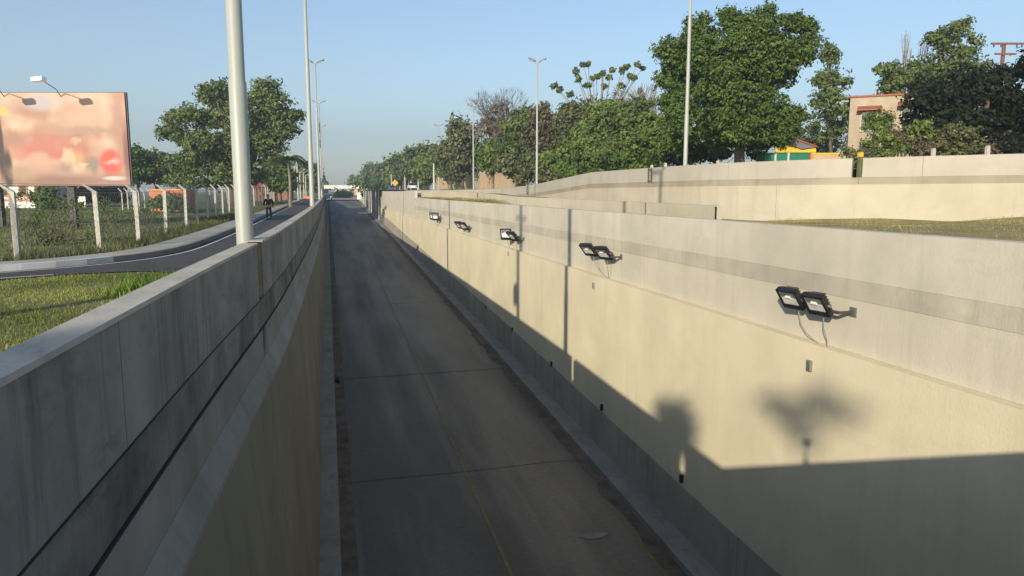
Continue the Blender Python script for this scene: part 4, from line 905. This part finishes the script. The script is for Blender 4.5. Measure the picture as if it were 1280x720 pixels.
# ============================================================ RIGHT SIDE ITEMS
t = empty('utility_pole', flat(1236, 52, .9), 'brown wooden utility pole with two crossarms above the dark trees', 'utility pole', rz=-YAW)
kk = 52 / F; hp = (HOR - 62) * kk - .9
MB().tube([(0, 0, 0), (.18, 0, hp)], [.16, .12], 10).build('shaft', M['wood'], t)
MB().box((.35, -.1, hp - .05), (2.3, .12, .13)).build('crossarm', M['wood'], t); MB().box((.25, -.12, hp - .75), (1.5, .1, .12)).build('crossarm', M['wood'], t)
for xx in (-.6, -.1, 1.0, 1.35): MB().tube([(xx, -.1, hp - .1), (xx, -.1, hp - .3)], .05, 6).build('insulator', M['dark_steel'], t)
for i, (px, D, h, lab) in enumerate(((1163, 34, 14, 'short pale concrete post poking above the upper wall, left of its neighbour'), (1230, 31.5, 14, 'taller pale concrete post poking above the upper wall at far right'), (831, 46, 6, 'tiny pale post above the wall left of the tall lamp'), (814, 48, 5, 'tiniest pale post above the wall under the bright trees'), (896, 44, 8, 'small pale post under the huge dense tree'))):
    zt = 1.4 + h * D / F; b = flat(px, D, .9); t = empty('concrete_post', b, lab, 'post', 'pale posts behind the upper wall')
    MB().box((0, 0, (zt - .9) / 2), (.16, .16, zt - .9)).build('shaft', M['cap'], t, bevel=.02); MB().box((0, 0, zt - .9 + .02), (.12, .12, .06)).build('post_cap', M['cap'], t)
t = empty('gap_post', (ux(26.8) + .15, 26.8, -.2), 'dark green post with a yellow top in the gap of the upper wall', 'post')
MB().box((0, 0, .8), (.16, .16, 1.75)).build('shaft', mat('mossy_paint', (.10, .11, .05), .8, noise=.3), t); MB().box((0, 0, 1.76), (.17, .17, .18)).build('yellow_top', M['yellow'], t)
for (yy, lab) in ((39.3, 'dark steel cage round the lamp base in the upper wall gap'), (68.6, 'dark clamp at the lamp base farther along the upper wall')):
    t = empty('bracket', (ux(yy) - .08, yy, ut(yy) - .85), lab, 'bracket'); mb = MB()
    for dy in (-.22, .22): mb.box((0, dy, .42), (.04, .04, .85))
    mb.box((0, 0, .1), (.04, .44, .03)).box((0, 0, .75), (.04, .44, .03)); mb.build('cage', M['dark_steel'], t)

# ============================================================ TREES
LFS = lambda D: max(.07, D * .0031)
# huge dense tree
lob = [(862, 60, 34, 34), (900, 50, 36, 34), (945, 55, 38, 36), (985, 62, 34, 34), (1003, 40, 14, 18), (965, 30, 16, 16), (915, 25, 13, 14), (870, 40, 18, 14), (1008, 30, 8, 8), (940, 35, 20, 18),
       (852, 100, 28, 30), (890, 100, 40, 36), (935, 105, 42, 38), (975, 105, 32, 34), (845, 120, 17, 18), (875, 140, 36, 30), (915, 145, 40, 34), (960, 145, 36, 30), (985, 150, 18, 22),
       (905, 172, 30, 18), (945, 172, 30, 18), (975, 165, 18, 14), (840, 90, 13, 14), (990, 82, 20, 22), (842, 108, 14, 6), (1012, 32, 9, 4), (999, 26, 5, 9), (985, 30, 5, 12), (962, 14, 5, 9), (950, 22, 5, 9), (914, 16, 4, 9), (905, 22, 4, 8), (880, 28, 5, 7), (862, 30, 4, 7), (848, 75, 8, 5), (838, 66, 5, 4), (834, 102, 9, 4), (1005, 60, 10, 12), (1000, 145, 8, 5), (832, 125, 8, 6)]
tree(pxlobes(lob, 50, 3) + pxlobes([(905, 95, 26, 24), (935, 90, 26, 24), (920, 125, 28, 24), (945, 130, 24, 20), (895, 130, 22, 20), (925, 60, 26, 22), (910, 158, 24, 16), (940, 160, 24, 16)], 47.3, 5, .2), flat(924, 50, .9), .125, 'deep', 'huge dense dark green tree behind the upper wall beside the tall lamp pole', seed=5, dens=.95, trunk_r=.34, bark='bark', limbs=10, maxn=190000, fill=.6, spray=1.0, sub=8)
tree(pxlobes([(868, 172, 32, 14), (850, 185, 26, 10), (890, 186, 26, 10), (835, 178, 14, 12)], 55, 4), flat(866, 55, .9), .17, 'deep', 'low dark bushes below the huge dense tree', seed=15, trunk_r=.1, name='bush', cat='bush', limbs=3)
# narrow tree
tree(pxlobes([(1037, 85, 14, 20), (1030, 110, 18, 18), (1045, 108, 16, 18), (1035, 135, 24, 18), (1050, 135, 14, 16), (1032, 160, 22, 16), (1050, 160, 16, 14), (1034, 66, 7, 9), (1024, 98, 8, 8)], 72, 2), flat(1037, 72, .9), .20, 'mid', 'narrow upright tree standing left of the pale house', seed=8, dens=.75, trunk_r=.2, fill=.35, twigs=3)
tree(pxlobes([(1008, 170, 20, 14), (1025, 178, 20, 12), (1000, 180, 14, 10), (1046, 182, 14, 10)], 85, 2), flat(1012, 85, .9), .22, 'olive', 'low olive bushes far behind the yellow kiosk', seed=9, trunk_r=.1, name='bush', cat='bush', limbs=3)
# pair behind the house
tree(pxlobes([(1120, 95, 20, 18), (1145, 95, 22, 20), (1108, 85, 12, 10), (1135, 110, 26, 16), (1160, 110, 22, 18), (1150, 82, 14, 12)], 68, 2), flat(1140, 68, .9), .20, 'mid', 'bushy round tree above the roof of the pale house', seed=10, dens=.85, trunk_r=.25, twigs=2)
tree(pxlobes([(1192, 40, 20, 14), (1175, 55, 18, 14), (1205, 55, 18, 16), (1190, 75, 28, 16), (1215, 75, 18, 14), (1180, 92, 24, 14), (1210, 95, 24, 16), (1200, 30, 10, 8), (1168, 48, 9, 7), (1229, 84, 12, 10)], 66, 3), flat(1195, 66, .9), .19, 'mid', 'tall open crowned tree left of the wooden utility pole', seed=11, dens=.7, trunk_r=.28, fill=.35, twigs=4)
# bare twigs tree
def bare_tree(px, D, base, topy, wpx, label, seed, r=.12, n=9, depth=4, bark='bark_pale'):
    b = flat(px, D, base); t = empty('bare_tree', b, label, 'tree'); rnd = random.Random(seed); mb = MB(); H = (HOR - topy) / F * D - base; W = wpx / F * D / 2
    def grow(p, d, L, r, k):
        e = p + d * L; mb.tube([p, p.lerp(e, .5) + Vector((rnd.uniform(-.04, .04) * L, rnd.uniform(-.04, .04) * L, 0)), e], [r, r * .8, r * .6], 5, cap=False)
        if k == 0: return
        for _ in range(rnd.choice((2, 3, 3))):
            nd = (d + Vector((rnd.uniform(-1, 1) * W / H * 1.5, rnd.uniform(-1, 1) * W / H * 1.5, rnd.uniform(-.15, .35)))).normalized(); grow(e, nd, L * rnd.uniform(.62, .8), r * .58, k - 1)
    for q in range(3): grow(Vector((0, 0, 0)), Vector((rnd.uniform(-.3, .3) * W / H, rnd.uniform(-.2, .2), 1)).normalized(), H * .34, r, depth)
    mb.build('branches', M[bark], t, fixn=False); return t
bare_tree(1122, 70, .9, 42, 16, 'thin bare twigs rising behind the round tree', 3, r=.09, depth=3)
# dark mass, its shade painted in with near-black leaves
tree(pxlobes([(1165, 118, 24, 20), (1150, 135, 22, 18), (1195, 120, 34, 26), (1230, 118, 34, 26), (1262, 112, 34, 30), (1300, 105, 40, 44), (1205, 148, 36, 26), (1245, 150, 38, 26), (1285, 150, 36, 28), (1340, 100, 50, 50), (1275, 92, 26, 14), (1172, 150, 22, 18)], 40, 3), flat(1215, 40, .9), .15, 'black', 'very dark tree mass with painted-in shade at the right edge, right of the pale house', seed=12, dens=1.3, trunk_r=.3, fill=.5, maxn=90000)
# bushes along the upper wall
for i, (l, kind, lab) in enumerate((
    ([(1093, 160, 16, 16), (1098, 145, 12, 14), (1108, 152, 10, 12), (1090, 178, 10, 8)], 'bright', 'bright climbing bush growing over the pale house front'),
    ([(1110, 172, 14, 12), (1110, 190, 14, 9), (1102, 196, 12, 7), (1120, 185, 10, 8)], 'bright', 'small green shrub beside the gap post'),
    ([(1135, 182, 20, 16), (1120, 170, 12, 10), (1150, 178, 16, 14), (1165, 186, 14, 10)], 'brown', 'brownish thicket left of the short pale post'),
    ([(1150, 158, 12, 8), (1142, 166, 14, 8), (1160, 165, 10, 8)], 'bright', 'bright leafy tuft in front of the dark tree mass'),
    ([(1190, 172, 20, 12), (1205, 165, 18, 10), (1182, 184, 18, 12), (1210, 182, 18, 13)], 'olive', 'olive shrub between the two pale posts'),
    ([(1078, 198, 16, 6), (1066, 194, 12, 6)], 'olive', 'low scrub at the foot of the pale house'),
    ([(1240, 186, 16, 9), (1225, 190, 12, 8)], 'brown', 'dry brown shrub right of the tall pale post'))):
    Db = 41 if i == 0 else 36
    tree(pxlobes(l, Db if i else 46, i), flat(l[0][0], Db if i else 46, .9), .10, kind, lab, 'bushes along the upper wall', seed=30 + i, trunk_r=.05, name='bush', cat='bush', limbs=4, fill=.3, twigs=4, dens=.8)
for i, (l, D_, kind, lab) in enumerate((
    ([(1150, 183, 22, 12), (1180, 188, 22, 9), (1215, 186, 24, 10), (1250, 184, 24, 12), (1285, 180, 26, 14), (1318, 176, 26, 16)], 38, 'black', 'dark undergrowth below the very dark tree mass'),
    ([(1125, 165, 14, 16), (1118, 180, 14, 10), (1140, 172, 14, 14)], 42, 'olive', 'olive tangle against the right half of the pale house'),
    ([(715, 214, 22, 12), (740, 208, 22, 14), (765, 206, 22, 14), (790, 202, 22, 14), (812, 200, 20, 14), (832, 198, 18, 12)], 62, 'deep', 'dark undergrowth along the sloping wall under the bright trees'),
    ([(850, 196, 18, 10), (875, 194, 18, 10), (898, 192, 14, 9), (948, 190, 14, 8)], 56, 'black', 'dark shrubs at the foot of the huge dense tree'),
    ([(672, 222, 18, 12), (690, 218, 18, 12), (655, 222, 14, 12)], 82, 'olive', 'olive brush left of the nearest double headed lamp foot'),
    ([(478, 230, 14, 9), (495, 230, 14, 8), (512, 229, 14, 8), (530, 229, 12, 8), (462, 233, 14, 7)], 250, 'deep', 'dark hedge line behind the far cars'),
    ([(566, 217, 14, 10), (582, 216, 10, 8)], 140, 'deep', 'dark shrub behind the tan wall at the verge'))):
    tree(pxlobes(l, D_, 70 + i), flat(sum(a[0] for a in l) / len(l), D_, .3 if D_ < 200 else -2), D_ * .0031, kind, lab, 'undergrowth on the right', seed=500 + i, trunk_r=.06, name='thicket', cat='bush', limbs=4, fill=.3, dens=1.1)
# banana / palm fronds
def fronds(px, D, z, n, L, label, kind='bright', seed=1, up=1.0, name='palm', cat='palm', trunk=0, group=None, wid=.16):
    b = flat(px, D, z); t = empty(name, b, label, cat, group); rnd = random.Random(seed); mb = MB()
    for i in range(n):
        a = 2 * math.pi * i / n + rnd.uniform(-.2, .2); d = Vector((math.cos(a), math.sin(a), 0)); sd = Vector((-d.y, d.x, 0)); Lr = L * rnd.uniform(.75, 1.1); upv = rnd.uniform(.4, 1.3) * up
        pts = [Vector((0, 0, trunk)) + d * (Lr * u) + Vector((0, 0, Lr * (upv * u - (.55 + upv * .55) * u * u))) for u in [k / 8 for k in range(9)]]
        if wid > .3:
            ws = [Lr * wid * math.sin(math.pi * min(1, .08 + u * .92)) for u in [k / 8 for k in range(9)]]
            st = [[p - sd * w_, p - Vector((0, 0, w_ * .3)), p + sd * w_] for p, w_ in zip(pts, ws)]; mb.sweep(st, False)
        else:
            mb.tube(pts, [.02] * 9, 4, cap=False)
            for k in range(1, 8):
                for j in range(3):
                    p = pts[k].lerp(pts[k + 1], j / 3)
                    for s in (-1, 1):
                        e = p + sd * s * Lr * .28 * math.sin(math.pi * (k + j / 3) / 9) + d * Lr * .08 - Vector((0, 0, Lr * .07)); q = d * Lr * .034
                        mb.add([p - q, p + q, e], [(0, 1, 2)])
    o = mb.build('fronds', LF[kind], t, fixn=False)
    a_ = o.data.attributes.new('tint', 'FLOAT', 'POINT'); a_.data.foreach_set('value', [rnd.random() for _ in o.data.vertices])
    if trunk: MB().tube([(0, 0, 0), (.1, 0, trunk * .5), (0, 0, trunk)], [trunk * .035, trunk * .028, trunk * .026], 8).build('trunk', M['bark_pale'], t)
    return t
fronds(1070, 40, .9, 11, 1.9, 'small palm with upright fronds before the pale house', 'bright', 2, 1.2, trunk=.3)
fronds(1088, 38, .9, 10, 1.3, 'dark low palm right of the small upright palm', 'deep', 3, 1.0, trunk=.3)
fronds(1265, 33, .9, 9, 1.5, 'broad leaved banana plant above the wall at the right edge', 'bright', 4, 1.3, wid=.32, trunk=.2, name='banana_plant', cat='plant')
fronds(1150, 37, 2.2, 8, 1.0, 'pale broad leaved plant among the dark tree mass', 'bright', 5, 1.3, wid=.34, name='banana_plant', cat='plant', trunk=.1)

# wooded row on the right
row = [
 # cx, cy, w, h, D, kind, n, label, dens
 (818, 172, 56, 62, 62, 'bright', 8, 'bright green tree at the left foot of the huge tree', 1.0),
 (788, 160, 60, 76, 70, 'mid', 9, 'mid green tree second left from the huge tree', 1.0),
 (755, 158, 56, 84, 80, 'bright', 9, 'fresh green tree below the sparse tufted tree', 1.0),
 (770, 195, 90, 40, 64, 'mid', 8, 'low green thicket above the sloping part of the upper wall', 1.0),
 (722, 160, 50, 80, 88, 'olive', 9, 'olive tree left of the fresh green one, below the tufts', 1.0),
 (722, 196, 74, 50, 76, 'bright', 8, 'leafy green bush mass right of the double headed lamp', 1.0),
 (690, 165, 56, 90, 96, 'brown', 9, 'brownish tree just right of the double headed lamp', .8),
 (690, 205, 40, 36, 84, 'bright', 6, 'green bush under the brownish tree', 1.0),
 (655, 172, 54, 84, 100, 'mid', 9, 'dark green tree left of the nearest double headed lamp', 1.0),
 (648, 208, 46, 34, 92, 'olive', 6, 'olive bush at the foot of the dark green tree', 1.0),
 (618, 198, 44, 46, 112, 'bright', 7, 'green tree under the greyish bare crown', 1.0),
 (578, 185, 52, 84, 122, 'olive', 9, 'tall olive tree left of the second double headed lamp', 1.0),
 (565, 205, 36, 44, 132, 'mid', 6, 'darker lower tree beside the third double headed lamp', 1.0),
 (536, 200, 36, 58, 160, 'mid', 7, 'dark tree behind the short concrete utility pole', 1.0),
 (533, 215, 24, 32, 150, 'bright', 5, 'bright green bush left of the grass verge', 1.0),
 (515, 206, 26, 42, 200, 'mid', 6, 'dark tree above the white car', 1.0),
 (497, 212, 26, 36, 240, 'bright', 6, 'green tree above the yellow sign', 1.0),
 (482, 218, 24, 30, 280, 'olive', 5, 'hazy olive tree left of the yellow sign', 1.0),
 (466, 221, 26, 30, 320, 'mid', 6, 'hazy rounded dark tree near the far bridge', 1.0),
 (450, 230, 22, 15, 390, 'mid', 5, 'farthest low trees behind the right end of the far bridge', 1.0),
]
for i, (cx, cy, w_, h_, D, kind, n, lab, dn) in enumerate(row):
    tree(autolobes(cx, cy, w_ * 1.12, h_, n + 3, 50 + i, D, rr=.42), flat(cx, D, .3 if D < 200 else -2.0), D * .0030, kind, lab, 'trees along the right side', seed=60 + i, dens=dn * 1.0, trunk_r=.2, limbs=5, maxn=26000, fill=.45)
# flat topped dark tree above the row's low end
tree(pxlobes([(505, 205, 10, 4), (498, 203, 8, 4), (512, 208, 9, 5), (503, 212, 8, 5)], 215, 3), flat(505, 215, 0), .6, 'deep', 'flat topped dark tree over the far carriageway', seed=90, trunk_r=.3)
# greyish bare crowned trees
bare_tree(622, 118, .3, 130, 76, 'greyish leafless tree behind the second double headed lamp', 6, r=.26, depth=6, bark='bark')
bare_tree(800, 95, .3, 118, 70, 'pale leafless crown left of the huge dense tree', 7, r=.30, depth=5)
bare_tree(487, 300, -1, 204, 40, 'hazy leafless tree in the far right row', 9, r=.3, depth=5)
t = tree(autolobes(622, 158, 70, 52, 9, 321, 119, rr=.4), flat(626, 119, .3), .30, 'grey', 'thin greyish crown over the tan wall', seed=321, dens=.28, trunk_r=.2, fill=.2, twigs=3)
# sparse tufted tree
tl = [(693, 107, 5, 4), (699, 112, 4, 5), (712, 118, 4, 4), (720, 88, 4, 4), (722, 98, 4, 5), (729, 81, 4, 4), (735, 80, 4, 4), (734, 107, 5, 4), (746, 95, 5, 4), (753, 92, 5, 4), (742, 98, 4, 3), (765, 88, 4, 4), (762, 97, 4, 4), (778, 88, 4, 4), (784, 83, 5, 4), (777, 107, 5, 4), (787, 95, 4, 4), (793, 97, 4, 4), (797, 81, 4, 4), (803, 85, 4, 3), (755, 108, 4, 4), (800, 113, 4, 3)]
tr = tree(pxlobes([(a_, b_, c_ * .78, d_ * .85) for a_, b_, c_, d_ in tl], 95, 9, dep=3), flat(742, 95, .3), .22, 'mid', 'tall sparse tree whose small leaf tufts stand against the sky', seed=77, dens=1.5, trunk_r=.22, limbs=22, bark='bark_pale', fill=.2, clump=.32, spray=.2, sub=0)

# left side trees
lob = [(255, 135, 24, 20), (285, 120, 30, 22), (235, 155, 24, 20), (222, 165, 17, 13), (262, 165, 34, 28), (300, 150, 30, 30), (330, 122, 24, 20), (350, 140, 20, 18), (362, 142, 15, 10), (340, 160, 24, 22), (250, 200, 34, 24), (285, 195, 34, 28), (320, 190, 26, 26), (225, 210, 26, 22), (268, 112, 14, 10), (335, 106, 14, 9), (216, 150, 10, 7), (365, 165, 9, 6), (262, 222, 30, 14), (300, 220, 26, 16), (345, 175, 14, 14)]
tree(pxlobes(lob, 97, 8), flat(292, 97, GZ), .27, 'mid', 'big spreading tree behind the foreground lamp pole', seed=21, dens=1.15, trunk_r=.5, limbs=10, maxn=90000, fill=.5, twigs=2)
LT = [
 (196, 212, 56, 52, 112, 'mid', 8, 'green round tree between billboard and the big spreading tree'),
 (172, 205, 32, 46, 108, 'deep', 7, 'dark tree touching the billboard edge'),
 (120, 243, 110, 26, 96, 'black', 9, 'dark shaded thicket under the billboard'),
 (60, 246, 30, 24, 80, 'deep', 6, 'dark green shrub right of the house with orange surrounds'),
 (350, 225, 50, 30, 125, 'deep', 8, 'dark trees behind the far part of the fence'),
 (212, 254, 60, 10, 66, 'mid', 8, 'green hedge in front of the flat brick hut'),
 (385, 222, 36, 40, 240, 'mid', 7, 'trees behind the far poles at the service road end'),
 (400, 233, 14, 12, 400, 'mid', 4, 'hazy small trees at the left end of the far bridge'),
 (345, 205, 34, 24, 130, 'mid', 6, 'green tree left of the palm'),
 (335, 232, 50, 20, 160, 'olive', 6, 'low bushes past the walking person'),
]
for i, (cx, cy, w_, h_, D, kind, n, lab) in enumerate(LT):
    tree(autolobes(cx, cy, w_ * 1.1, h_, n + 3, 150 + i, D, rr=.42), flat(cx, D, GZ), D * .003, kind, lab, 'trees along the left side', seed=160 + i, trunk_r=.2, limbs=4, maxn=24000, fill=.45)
bark_t = empty('tree', flat(89, 60, GZ), 'dark straight tree trunk seen below the billboard', 'tree'); MB().tube([(0, 0, -.2), (0, 0, 2), (.1, 0, 5)], [.38, .32, .26], 10).build('trunk', M['bark'], bark_t, smooth=True)
foliage('crown', [(bark_t.location.x, bark_t.location.y, 3.2, 2.2, 2, 1.0)], .18, LF['deep'], bark_t, 5, origin=bark_t.location)
fronds(362, 92, GZ, 36, 2.6, 'palm tree with a drooping dark crown behind the far fence', 'deep', 8, .8, trunk=5.9)
tree(pxlobes([(427, 243, 9, 4), (424, 241, 6, 4), (433, 244, 7, 3)], 262, 1), flat(427, 262, -2.2), .5, 'bright', 'rounded yellow green bush on the median beyond the ramp', seed=92, trunk_r=.15, name='bush', cat='bush')

# vines and weeds on the fence
VN = [([(55, 262, 16, 10), (75, 256, 18, 9), (100, 258, 14, 8), (40, 276, 8, 8), (58, 290, 12, 6), (88, 276, 12, 6), (70, 300, 30, 7), (110, 292, 20, 7), (48, 270, 6, 16)], 27.0, 'mid', 'tangled vine on the fence below the billboard'),
      ([(135, 255, 8, 14), (142, 268, 8, 8), (125, 262, 8, 8)], 31, 'deep', 'dark vine clump on the second fence post from the left'),
      ([(182, 262, 14, 9), (198, 258, 10, 9), (170, 270, 8, 8)], 35, 'mid', 'green creeper between the two middle fence posts'),
      ([(228, 255, 10, 9), (238, 262, 8, 7)], 46, 'mid', 'creeper round the fence near the brick hut'),
      ([(25, 245, 14, 8), (12, 262, 10, 8)], 26.5, 'deep', 'vine at the left edge of the fence')]
for i, (l, D, kind, lab) in enumerate(VN):
    b = flat(l[0][0], D, GZ); t = empty('vine', b, lab, 'vine', 'vines climbing the fence')
    foliage('leaves', [(a[0], a[1], a[2], a[3], a[4] * .35, a[5]) for a in pxlobes(l, D, i, .1)], .055, LF[kind], t, 200 + i, dens=1.0, clump=.24, fill=.05, origin=b)
    mb = MB(); rnd = random.Random(i)
    for a in pxlobes(l, D, i, .1):
        for _ in range(4):
            e = Vector(a[:3]) - b + Vector((rnd.uniform(-1, 1) * a[3], 0, rnd.uniform(-1, 1) * a[5])); s0 = Vector((rnd.uniform(-.6, .6), 0, 0)); mb.tube([s0, s0.lerp(e, .5) + Vector((rnd.uniform(-.3, .3), 0, .1)), e], [.018, .012, .006], 4, cap=False)
    mb.build('stems', M['bark'], t, fixn=False)

# ============================================================ GRASS (stuff)
def blades(name, spots, hmin, hmax, wd, kind, seed):
    rng = np.random.default_rng(seed); n = len(spots); P = np.array(spots); a = rng.random(n) * 6.283; h = hmin + (hmax - hmin) * rng.random(n) ** 2
    d = np.stack([np.cos(a), np.sin(a), np.zeros(n)], 1); ln = rng.normal(size=(n, 3)) * .35 * h[:, None]; ln[:, 2] = h
    V = np.empty((n, 3, 3)); V[:, 0] = P - d * wd; V[:, 1] = P + d * wd; V[:, 2] = P + ln
    me = bpy.data.meshes.new(name); me.vertices.add(3 * n); me.vertices.foreach_set('co', V.reshape(-1).astype(np.float32)); me.loops.add(3 * n); me.loops.foreach_set('vertex_index', np.arange(3 * n, dtype=np.int32))
    me.polygons.add(n); me.polygons.foreach_set('loop_start', np.arange(0, 3 * n, 3, dtype=np.int32)); me.update(calc_edges=True)
    tt = np.clip(.5 + .35 * np.sin(P[:, 0] * 1.3 + 2 * np.sin(P[:, 1] * .9)) + .3 * rng.normal(size=n), 0, 1)
    at_ = me.attributes.new('tint', 'FLOAT', 'POINT'); at_.data.foreach_set('value', np.repeat(tt, 3).astype(np.float32)); me.materials.append(LF[kind])
    o = bpy.data.objects.new(name, me); C.objects.link(o); return o
def in_near(x, y):
    # between wall and near road edge
    pts = NE
    for (a, b), (c, d) in zip(pts, pts[1:9]):
        if a <= x <= c: return y < b + (d - b) * (x - a) / (c - a) - .1
    return False
rng = np.random.default_rng(5); sp = []
while len(sp) < 130000:
    y = rng.random() ** 1.0 * 19 + 1.5; x = -rng.random() ** 1.2 * 13 - 1.0
    if x < lx(y) - .2 and in_near(x, y):
        if math.sin(x * 1.7 + math.sin(y * 1.3) * 2) + math.sin(y * 2.1) + rng.normal() * .8 > -.9: sp.append((x, y, GZ - .03))
tag(blades('grass_strip', sp, .015, .085, .007, 'grass', 3), 'short sunlit grass between the grey wall and the service road', 'grass', kind='stuff')
sp = []
while len(sp) < 9000:
    t_ = rng.random(); y = 6 + t_ * 9; x = lx(y) - .25 - abs(rng.normal()) * .45; sp.append((x, y, GZ))
for (cx, cy, s) in ((-2.6, 14.6, .35), (-2.0, 13.2, .3), (-3.3, 15.8, .4), (-1.9, 11.8, .25)):
    for _ in range(1500): sp.append((cx + rng.normal() * s, cy + rng.normal() * s, GZ))
tag(blades('tall_grass', sp, .1, .42, .013, 'lush', 4), 'taller bright green grass tufts beside the coping', 'grass', kind='stuff')
sp = []
while len(sp) < 60000:
    i = int(rng.random() * 210) + 20; n_ = nrm2(fe, min(i, 258)); d = 1.25 + abs(rng.normal()) * 1.1 + .1; p = fe[min(i, 259)] + n_ * d; sp.append((p.x, p.y, GZ))
tag(blades('verge_weeds', sp, .05, .38, .02, 'olive', 6), 'rough weeds along the foot of the fence', 'grass', kind='stuff')
sp = []
while len(sp) < 45000:
    y = 18 + rng.random() * 70; x = -6 - rng.random() * 45
    if x < -8.2: sp.append((x, y, GZ - .02))
tag(blades('field_grass', sp, .05, .20, .04, 'field', 7), 'uneven green grass field behind the fence', 'grass', kind='stuff')
sp = []
while len(sp) < 70000:
    y = rng.random() * 36 + 3; u = rng.random(); x0 = RX + .4; x1 = ux(y) - .1; x = x0 + (x1 - x0) * u
    if x < 34: sp.append((x, y, tz(x, y, u) - .02))
tag(blades('terrace_grass', sp, .015, .075, .012, 'dry', 8), 'dry yellowish grass on the terrace behind the cream wall', 'grass', kind='stuff')
sp = []
while len(sp) < 12000:
    y = 45 + rng.random() * 28; xb = lerp(BP, y); x = RX + .3 + (xb - RX - .3) * rng.random(); sp.append((x, y, tz(x, y, .2)))
tag(blades('strip_grass', sp, .03, .12, .02, 'dry', 9), 'thin strip of yellow green grass before the low curved wall', 'grass', kind='stuff')
sp = []
while len(sp) < 26000:
    y = 80 + rng.random() * 60; x = ux(min(y, 118)) + 9.5 + rng.random() * 14; sp.append((x, y, zr(x, y)))
tag(blades('far_verge_grass', sp, .1, .35, .06, 'lush', 10), 'green grass verge in front of the tan walls', 'grass', kind='stuff')

# trees standing behind the camera whose soft shadows fall on the right wall
def shadow_tree(px, py, dist, lobes, label, seed):
    v, fw = ray(px, py); hit = v * (8.3 / v.x); c = hit - SUN_V * dist; k = hit.length / F
    ls = [(c.x + dx * k * .8, c.y - dx * k * .6, c.z - dy * k, r_ * k, r_ * k, r2 * k) for dx, dy, r_, r2 in lobes]
    return tree(ls, (c.x, c.y, GZ), .12, 'mid', label, seed=seed, dens=1.6, trunk_r=.04, limbs=3, fill=.2, clump=.3, sub=0)
shadow_tree(842, 530, 60, [(-2, 0, 30, 32), (10, 10, 24, 24), (-14, 24, 26, 24), (-24, 44, 18, 20)], 'round topped tree behind the bridge, left of the other one', 401)
shadow_tree(1003, 512, 66, [(-40, -8, 10, 6), (-22, 3, 12, 6), (-4, 14, 9, 7), (18, -16, 9, 9), (24, -2, 13, 7), (46, 3, 14, 6), (2, 26, 5, 5)], 'tree with spreading flat branches behind the bridge', 402)

# ============================================================ AIR
hz = MB().box((0, 700, 60), (2400, 2000, 130)).build('haze', None or M['white'])
hz.data.materials.clear(); hm_ = bpy.data.materials.new('haze'); hm_.use_nodes = True; tn = hm_.node_tree
for n_ in list(tn.nodes): 
    if n_.type == 'BSDF_PRINCIPLED': tn.nodes.remove(n_)
pv = tn.nodes.new('ShaderNodeVolumePrincipled'); pv.inputs['Density'].default_value = 0.0008; pv.inputs['Color'].default_value = (.74, .86, 1.0, 1); pv.inputs['Anisotropy'].default_value = 0.3
out = [n_ for n_ in tn.nodes if n_.type == 'OUTPUT_MATERIAL'][0]; tn.links.new(pv.outputs[0], out.inputs['Volume'])
hz.data.materials.append(hm_); tag(hz, kind='stuff')
